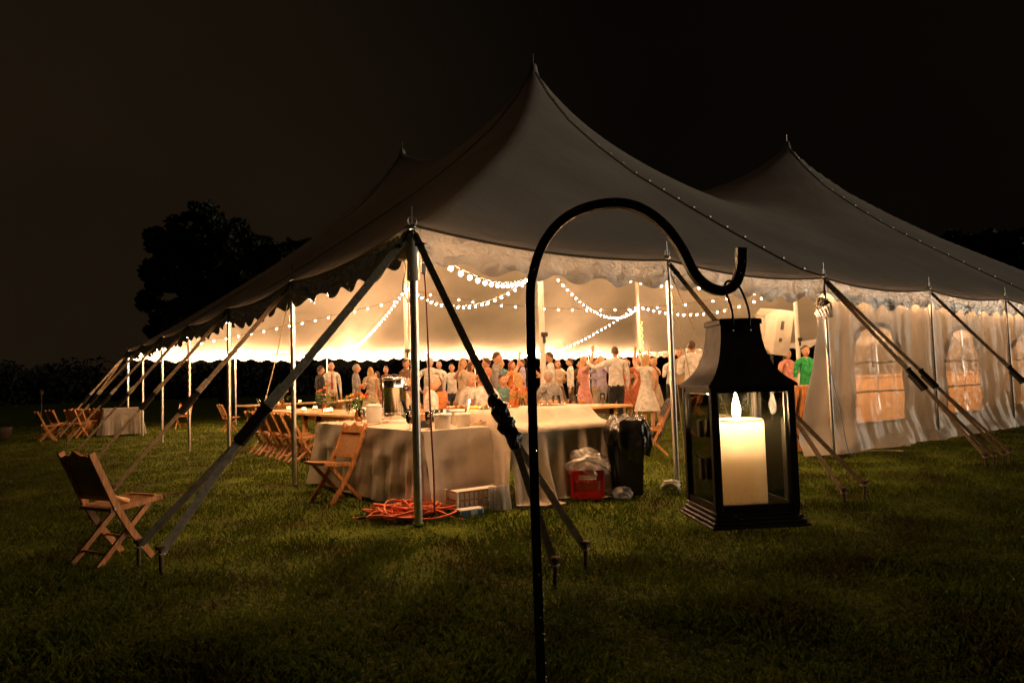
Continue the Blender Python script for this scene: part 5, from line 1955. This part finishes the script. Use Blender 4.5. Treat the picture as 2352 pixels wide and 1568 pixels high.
def arm_pts(kind, s, sh):
    sh = Vector(sh)
    if kind == 'down':
        return sh + Vector((s * .05, -.02, -.29)), sh + Vector((s * .06, .06, -.54)), Vector((s * .05, .12, -1))
    if kind == 'hold':
        return sh + Vector((s * .05, -.03, -.29)), sh + Vector((-s * .03, .20, -.20)), Vector((-s * .5, .8, .1))
    if kind == 'hip':
        return sh + Vector((s * .14, -.06, -.24)), sh + Vector((s * .02, .05, -.44)), Vector((-s * .6, .3, -.5))
    if kind == 'up':
        return sh + Vector((s * .16, .08, .20)), sh + Vector((s * .14, .14, .46)), Vector((0, .1, 1))
    if kind == 'out':
        return sh + Vector((s * .25, .10, -.10)), sh + Vector((s * .38, .26, .06)), Vector((s * .4, .8, .4))
    if kind == 'table':
        return sh + Vector((s * .07, .10, -.26)), sh + Vector((-s * .02, .33, -.24)), Vector((-s * .2, 1, -.1))
    return sh, sh, sh


def make_people():
    temp = []
    for P in PEOPLE:
        seated = P['pose'] == 'sit'
        pel = Vector((0, 0, .50 if seated else .95))
        J = []; Rr = []; E_ = []

        def j(p, rx, ry=None):
            J.append(Vector(p)); Rr.append((rx, ry or rx)); return len(J) - 1
        b = P['build']; ln = P['lean']
        ipel = j(pel, .150 * b, .115 * b)
        isp = j(pel + Vector((0, .02 + ln * .3, .16)), .135 * b, .105 * b)
        ich = j(pel + Vector((0, .01 + ln * .7, .35)), .155 * b, .115 * b)
        inb = j(pel + Vector((0, -.01 + ln, .515)), .085, .075)
        ink = j(pel + Vector((0, .01 + ln * 1.1, .60)), .055)
        E_ += [(ipel, isp), (isp, ich), (ich, inb), (inb, ink)]
        bones = [(ipel, isp, 'top'), (isp, ich, 'top'), (ich, inb, 'top'), (inb, ink, 'skin')]
        hands = []
        for s, kind in ((-1, P['arms'][0]), (1, P['arms'][1])):
            shp = pel + Vector((s * .178 * b, -.01 + ln, .475))
            ish = j(shp, .068 * b)
            el, wr, hd = arm_pts(kind, s, shp)
            iel = j(el, .047 * b); iwr = j(wr, .030)
            E_ += [(inb, ish), (ish, iel), (iel, iwr)]
            sl = P['sleeve']
            bones += [(inb, ish, 'top'), (ish, iel, 'top' if sl in ('long', 'short') else 'skin'), (iel, iwr, 'top' if sl == 'long' else 'skin')]
            hands.append((wr, hd, s))
        for s in (-1, 1):
            hip = pel + Vector((s * .090, 0, -.04)); ih = j(hip, .098 * b)
            if seated:
                kn = Vector((s * .11, .42, .50)); an = Vector((s * .11, .40, .09)); toe = Vector((s * .12, .55, .035))
            else:
                st = random.uniform(-.06, .06) * s
                kn = Vector((s * .10, .03 + st, .50)); an = Vector((s * .105, st * 1.5, .085)); toe = Vector((s * .125, .15 + st * 1.5, .035))
            ik = j(kn, .064 * b); ia = j(an, .043); it = j(toe, .036)
            E_ += [(ipel, ih), (ih, ik), (ik, ia), (ia, it)]
            leg = 'skin' if P['skirt'] else 'bottom'
            bones += [(ipel, ih, 'top' if P['skirt'] else 'bottom'), (ih, ik, leg), (ik, ia, leg), (ia, it, 'shoe')]
        me = bpy.data.meshes.new('tmp'); me.from_pydata([tuple(v) for v in J], E_, [])
        o = bpy.data.objects.new('tmp', me); COL.objects.link(o)
        o.modifiers.new('s', 'SKIN'); sd = o.modifiers.new('d', 'SUBSURF'); sd.levels = 2; sd.render_levels = 2
        for k, v in enumerate(me.skin_vertices[0].data):
            v.radius = Rr[k]; v.use_root = (k == 0)
        temp.append((P, o, J, bones, hands, Rr, pel))
    dg = bpy.context.evaluated_depsgraph_get(); dg.update()
    for (P, o, J, bones, hands, Rr, pel) in temp:
        ev = bpy.data.meshes.new_from_object(o.evaluated_get(dg))
        V = [v.co.copy() for v in ev.vertices]; F = [tuple(p.vertices) for p in ev.polygons]
        A = np.array([J[a] for a, _, _ in bones]); B_ = np.array([J[b] for _, b, _ in bones])
        slots = ['top', 'bottom', 'skin', 'shoe']
        kinds = [slots.index(k) for _, _, k in bones]
        rad = np.array([(Rr[a][0] + Rr[b][0]) / 2 for a, b, _ in bones])
        mats = []
        for f in F:
            c = np.array(sum((V[i] for i in f), Vector()) / len(f))
            ab = B_ - A; t = np.clip(((c - A) * ab).sum(1) / (ab * ab).sum(1), 0, 1)
            d = np.linalg.norm(A + ab * t[:, None] - c, axis=1) / rad
            k = kinds[int(np.argmin(d))]
            bi = int(np.argmin(d))
            if not P['skirt'] and P['pose'] != 'sit' and (bi == 0 or kinds[bi] == 1) and pel.z - .16 < c[2] < pel.z + .14:
                k = 0 if c[2] > pel.z - .01 else 1
            mats.append(k)
        ln = P['lean']
        hc = pel + Vector((0, .025 + ln * 1.25, .705))
        for (vv, ff, mt) in [(*head_mesh(hc, -ln * .6), 2)] + [(*hand_mesh(w_, h_, (s_ * .3, .9, 0)), 2) for (w_, h_, s_) in hands]:
            off = len(V); V += [Vector(v) for v in vv]; F += [tuple(off + i for i in f) for f in ff]; mats += [mt] * len(ff)
        bpy.data.objects.remove(o)
        sc = P['H'] / 1.775 * random.uniform(.965, 1.035)
        root = thing('person', P['label'], 'person', (P['x'], P['y'], 0), P['face'], None, sc)
        me = bpy.data.meshes.new('body'); me.from_pydata([tuple(v) for v in V], [], F)
        for nm in (P['top'], P['bottom'], P['skin'], 'shoe'):
            me.materials.append(MATS[nm])
        me.polygons.foreach_set('material_index', mats); me.polygons.foreach_set('use_smooth', [True] * len(F)); me.update()
        bo = bpy.data.objects.new('body', me); COL.objects.link(bo); bo.parent = root
        # hair
        m = MB(); rows = []
        st = P['style']
        for i in range(9):
            th = i / 8
            row = []
            for q in range(21):
                a = 2 * PI * q / 20
                back = (1 - math.cos(a)) / 2                       # 0 at face, 1 at nape
                reach = .25 + (.40 if st == 'short' else .46) * back
                t_ = PI * reach * th
                rx, ry, rz_ = .080, .105, .123
                row.append(hc + Vector((rx * math.sin(t_) * math.sin(a), -.006 + ry * math.sin(t_) * math.cos(a), rz_ * math.cos(t_) + .002)))
            rows.append(row)
        m.grid(rows)
        if st == 'long':
            rows = []
            for i in range(7):
                t_ = i / 6
                rows.append([hc + Vector((.088 * math.sin(a) * (1 + .25 * t_), -.02 - .085 * abs(math.cos(a)) * (1 - .2 * t_) - .01 * t_, .03 - .24 * t_)) for a in np.linspace(-PI / 2, PI / 2, 12)])
            m.grid(rows)
        if st == 'bun':
            m.lathe([(.008, -.045), (.04, -.02), (.046, .005), (.03, .035), (.006, .045)], 10, hc + Vector((0, -.085, .075)))
        m.build('hair', P['hair'], root, True)
        ey = MB()
        for s in (-1, 1):
            ey.lathe([(.003, -.008), (.012, -.002), (.012, .003), (.003, .008)], 8, hc + Vector((s * .029, .078, .002)))
            ey.bar(hc + Vector((s * .014, .091, .024)), hc + Vector((s * .044, .080, .026)), .008, .006)
        ey.bar(hc + Vector((-.022, .084, -.058)), hc + Vector((.022, .084, -.058)), .012, .006)
        stuff(ey.build('face_features', 'eye', root, True))
        if P['skirt']:
            m = MB(); rows = []
            if P['pose'] == 'sit':
                for i in range(8):
                    t_ = i / 7
                    rows.append([pel + Vector((.19 * math.sin(a) * (1 + .12 * t_), .02 + .46 * t_, .02 + .135 * math.cos(a) + .005 * math.sin(a * 5))) for a in np.linspace(-2.2, 2.2, 18)])
            else:
                for i in range(10):
                    t_ = i / 9
                    rr = .150 + .15 * t_
                    rows.append([pel + Vector(((rr + .02 * math.sin(8 * a) * t_) * math.sin(a), (rr * .82 + .02 * math.sin(8 * a) * t_) * math.cos(a), .10 - .58 * t_)) for a in np.linspace(0, 2 * PI, 33)])
            m.grid(rows); m.build('skirt', P['skirt'], root, True)
        if P['tie']:
            m = MB(); y0 = pel.y + .125
            m.add([pel + Vector(v) for v in ((-.018, .085, .52), (.018, .085, .52), (.014, .115, .47), (.036, .150, .12), (0, .152, .06), (-.036, .150, .12), (-.014, .115, .47))], [(0, 6, 2, 1), (6, 5, 4, 3, 2)])
            m.build('necktie', 'cloth_tie', root)


def at_px(u, d):
    x, y = px(u, d)
    return dict(x=x, y=y)


def f_to(x, y):
    return heading(x, y)


TOCAM = heading(-.58, -.81); AWAY = heading(.58, .81); LEFT = heading(-.81, .58); RIGHT = heading(.81, -.58)
person('balding man in a dark suit standing beside the man in shirt and tie', **at_px(734, 17.6), face=RIGHT + .55, H=1.68, top='cloth_charcoal', bottom='cloth_charcoal', hair='hair_brown', arms=('hold', 'down'), build=1.12)
person('man in white shirt, red-brown tie and khaki trousers with grey hair', **at_px(760, 18.9), face=TOCAM + .35, H=1.80, top='cloth_white', bottom='cloth_khaki', hair='hair_grey', tie=True, arms=('down', 'hold'))
person('man in grey shirt and black trousers standing near the suited man', **at_px(816, 17.2), face=RIGHT + .3, H=1.66, top='cloth_grey', bottom='cloth_black', hair='hair_grey', sleeve='short', arms=('hold', 'hold'), build=1.1)
person('woman in a beige dress with long blond hair near the coffee urn', **at_px(850, 18.8), face=AWAY + .4, H=1.66, top='cloth_beige', skirt='cloth_beige', sleeve='short', hair='hair_blond', style='long', arms=('hold', 'down'))
person('person in a brown jacket standing behind the coffee urn', **at_px(886, 20.5), face=TOCAM - .4, H=1.72, top='cloth_brown', bottom='cloth_black', arms=('down', 'hold'))
person('woman in a rust dress standing behind the coffee urn', **at_px(866, 22.5), face=LEFT, H=1.64, top='cloth_rust', skirt='cloth_rust', sleeve='none', hair='hair_brown', style='long')
person('large man in a white shirt standing behind the seated guests', **at_px(986, 16.0), face=AWAY, H=1.74, top='cloth_white', bottom='cloth_grey', hair='hair_grey', build=1.15, arms=('hip', 'down'))
person('man in a white shirt facing the table with arms at his sides', **at_px(1036, 17.5), face=TOCAM, H=1.66, top='cloth_white', bottom='cloth_navy', hair='hair_brown')
person('woman in an orange dress dancing with one arm up', **at_px(1078, 17.0), face=RIGHT + .4, H=1.66, top='cloth_orange', skirt='cloth_orange', sleeve='none', hair='hair_brown', style='long', arms=('up', 'out'))
person('man in a pale orange shirt dancing with bent arms', **at_px(1118, 15.5), face=LEFT - .3, H=1.72, top='cloth_orange', bottom='cloth_khaki', sleeve='short', arms=('hold', 'out'))
person('woman in a teal dress dancing beside the center pole', **at_px(1150, 18.5), face=AWAY, H=1.66, top='cloth_teal', skirt='cloth_teal', sleeve='none', hair='hair_blond', style='bun', arms=('out', 'down'))
person('man in a lavender shirt standing near the front center pole', **at_px(1198, 19.5), face=LEFT, H=1.78, top='cloth_lavender', bottom='cloth_charcoal', arms=('hold', 'hold'))
person('woman in a beige blouse and dark skirt beyond the tulips', **at_px(1278, 17.5), face=TOCAM + .5, H=1.62, top='cloth_beige', skirt='cloth_brown', sleeve='short', hair='hair_red', style='long', arms=('hold', 'down'))
person('man in a white shirt and brown trousers beyond the tulips', **at_px(1308, 19.5), face=LEFT, H=1.72, top='cloth_white', bottom='cloth_brown', arms=('down', 'out'))
person('man in a lavender shirt dancing behind the pitchers', **at_px(1362, 19.0), face=RIGHT, H=1.76, top='cloth_lavender', bottom='cloth_khaki', arms=('out', 'hold'))
person('tall man in a loose white shirt and black trousers with his back turned', **at_px(1412, 15.0), face=AWAY + .2, H=1.80, top='cloth_white', bottom='cloth_black', arms=('out', 'down'), build=1.15)
person('woman in a rust dress behind the jacket chair', **at_px(1462, 19.5), face=TOCAM, H=1.66, top='cloth_rust', skirt='cloth_rust', sleeve='none', hair='hair_red', style='long', arms=('up', 'hold'))
person('woman in a pale beige dress dancing behind the jacket chair', **at_px(1500, 16.5), face=LEFT + .3, H=1.60, top='cloth_beige', skirt='cloth_beige', sleeve='none', hair='hair_blond', style='bun', arms=('out', 'hold'))
person('man in a white shirt and dark trousers near the side pole', **at_px(1540, 18.0), face=AWAY, H=1.72, top='cloth_white', bottom='cloth_black', arms=('hold', 'out'))
person('large man in a white shirt and khaki trousers beside the lantern', **at_px(1588, 13.5), face=AWAY - .3, H=1.78, top='cloth_white', bottom='cloth_khaki', build=1.15, arms=('hold', 'hold'))
person('woman in a pink dress seen past the lantern roof', **at_px(1806, 15.5), face=TOCAM + .3, H=1.64, top='cloth_pink', skirt='cloth_pink', sleeve='none', hair='hair_brown', style='long', arms=('hold', 'down'))
person('person in a bright green shirt beside the folded chairs', **at_px(1848, 13.5), face=TOCAM, H=1.66, top='cloth_green', bottom='cloth_charcoal', sleeve='short', hair='hair_brown', arms=('hold', 'down'))
person('man in a brown shirt at the back of the dance floor', **at_px(1330, 23.0), face=TOCAM, H=1.74, top='cloth_brown', bottom='cloth_charcoal', arms=('up', 'hold'))
person('woman in a white dress at the back of the dance floor', **at_px(1246, 22.0), face=LEFT, H=1.64, top='cloth_white', skirt='cloth_white', sleeve='none', hair='hair_brown', style='bun', arms=('out', 'out'))
person('man in a dark navy shirt at the back near the fairy lights', **at_px(1440, 24.0), face=TOCAM, H=1.76, top='cloth_navy', bottom='cloth_black', arms=('hold', 'up'))
person('woman in an orange blouse at the back between the dancers', **at_px(1100, 21.5), face=RIGHT, H=1.66, top='cloth_orange', skirt='cloth_beige', sleeve='short', hair='hair_red', style='long', arms=('up', 'down'))
extra = [('brown', 'hair_brown', 'pink', 0), ('white', 'hair_grey', 'charcoal', 0), ('beige', 'hair_blond', 'beige', 1), ('grey', 'hair_brown', 'khaki', 0), ('orange', 'hair_red', 'orange', 1), ('white', 'hair_brown', 'navy', 0),
         ('pink', 'hair_blond', 'pink', 1), ('lavender', 'hair_grey', 'grey', 0), ('rust', 'hair_brown', 'rust', 1), ('white', 'hair_blond', 'white', 1), ('khaki', 'hair_brown', 'black', 0), ('teal', 'hair_red', 'teal', 1)]
spots = [(930, 18.0), (1008, 20.5), (1060, 14.2), (1138, 13.6), (1172, 16.2), (1262, 14.8), (1338, 15.8), (1380, 17.2), (1434, 17.0), (1480, 14.4), (1560, 15.6), (1618, 16.8)]
near = ['beyond the coffee urn by the center pole', 'far behind the seated guests', 'close behind the seated guests', 'just behind the red-haired seated woman', 'beside the front center pole', 'right behind the tulip vase', 'behind the nearer pitcher', 'behind the farther pitcher', 'beside the tall man in the loose shirt', 'close behind the jacket chair', 'between the jacket chair and the side pole', 'past the side pole by the lantern']
AR = ['down', 'hold', 'out', 'hip', 'up']
for k, ((tp_, hr, bt, sk), (u_, d_)) in enumerate(zip(extra, spots)):
    wh = 'woman in a %s dress dancing ' if sk else 'man in a %s shirt dancing '
    person(wh % tp_ + near[k], **at_px(u_, d_), face=random.uniform(0, 6.28), H=1.63 if sk else 1.75, top='cloth_' + tp_, bottom='cloth_' + (bt if not sk else 'black'), skirt='cloth_' + bt if sk else None,
           sleeve='none' if sk else random.choice(['long', 'short']), hair=hr, style='long' if sk else 'short', arms=(AR[k % 5], AR[(k * 3 + 1) % 5]))
SEATS = []


def sit(label, x, y, face, **k):
    person(label, x, y, face, pose='sit', **k)
    SEATS.append((x, y, face, label))


sit('woman in a white top with red hair in a bun, seated with her back turned', 3.02, 3.62, AWAY - .1, H=1.68, top='cloth_white', skirt='cloth_white', sleeve='none', hair='hair_red', style='bun', arms=('table', 'table'))
sit('grey-haired man in a white shirt seated behind the urn table', 2.02, 3.52, RIGHT + .3, H=1.72, top='cloth_white', bottom='cloth_grey', hair='hair_grey', arms=('table', 'hold'), lean=.06)
sit('woman in an orange blouse seated behind the carton', 2.52, 4.02, LEFT - .4, H=1.66, top='cloth_orange', skirt='cloth_brown', sleeve='short', hair='hair_brown', style='long', arms=('hold', 'table'), lean=.05)
sit('person in a pale shirt seated half hidden by the corner pole', 1.62, 3.0 + .5, RIGHT + .5, H=1.66, top='cloth_beige', bottom='cloth_navy', hair='hair_brown', arms=('table', 'hold'))
plank_table('plank table with seated guests on both sides behind the linen tables', 3.15, 5.25, 4.72, 5.52, .72, 'x')
for k, (x_, y_, f_, tp_, hr, st_) in enumerate([(3.55, 4.40, 0, 'white', 'hair_brown', 'short'), (4.25, 4.38, .1, 'orange', 'hair_blond', 'long'), (4.95, 4.42, -.1, 'grey', 'hair_grey', 'short'),
                                               (3.45, 5.85, PI, 'pink', 'hair_red', 'long'), (4.15, 5.85, PI + .15, 'white', 'hair_grey', 'short'), (4.85, 5.85, PI - .1, 'teal', 'hair_brown', 'bun')]):
    sit('guest in %s seated at the plank table with %s hair' % (tp_, hr[5:]), x_, y_, f_, H=1.70, top='cloth_' + tp_, bottom='cloth_navy', sleeve='short' if k % 2 else 'long', hair=hr, style=st_, arms=(('table', 'hold'), ('hold', 'table'))[k % 2], lean=.03 * (k % 3))
make_people()
for (x, y, f, lab) in SEATS:
    d = Vector((-math.sin(f), math.cos(f)))
    if lab.startswith('guest'):
        lab = lab.replace(' seated at the plank table', '')
    dup(chair, CT, (x + d.x * .03, y + d.y * .03, -.01), f, 'wooden folding chair under the seated ' + lab.split(' seated')[0].split(',')[0].replace('grey-haired ', '').replace(' with red hair in a bun', '').replace('pale shirt', 'shirt'), GC, SC * 1.05)
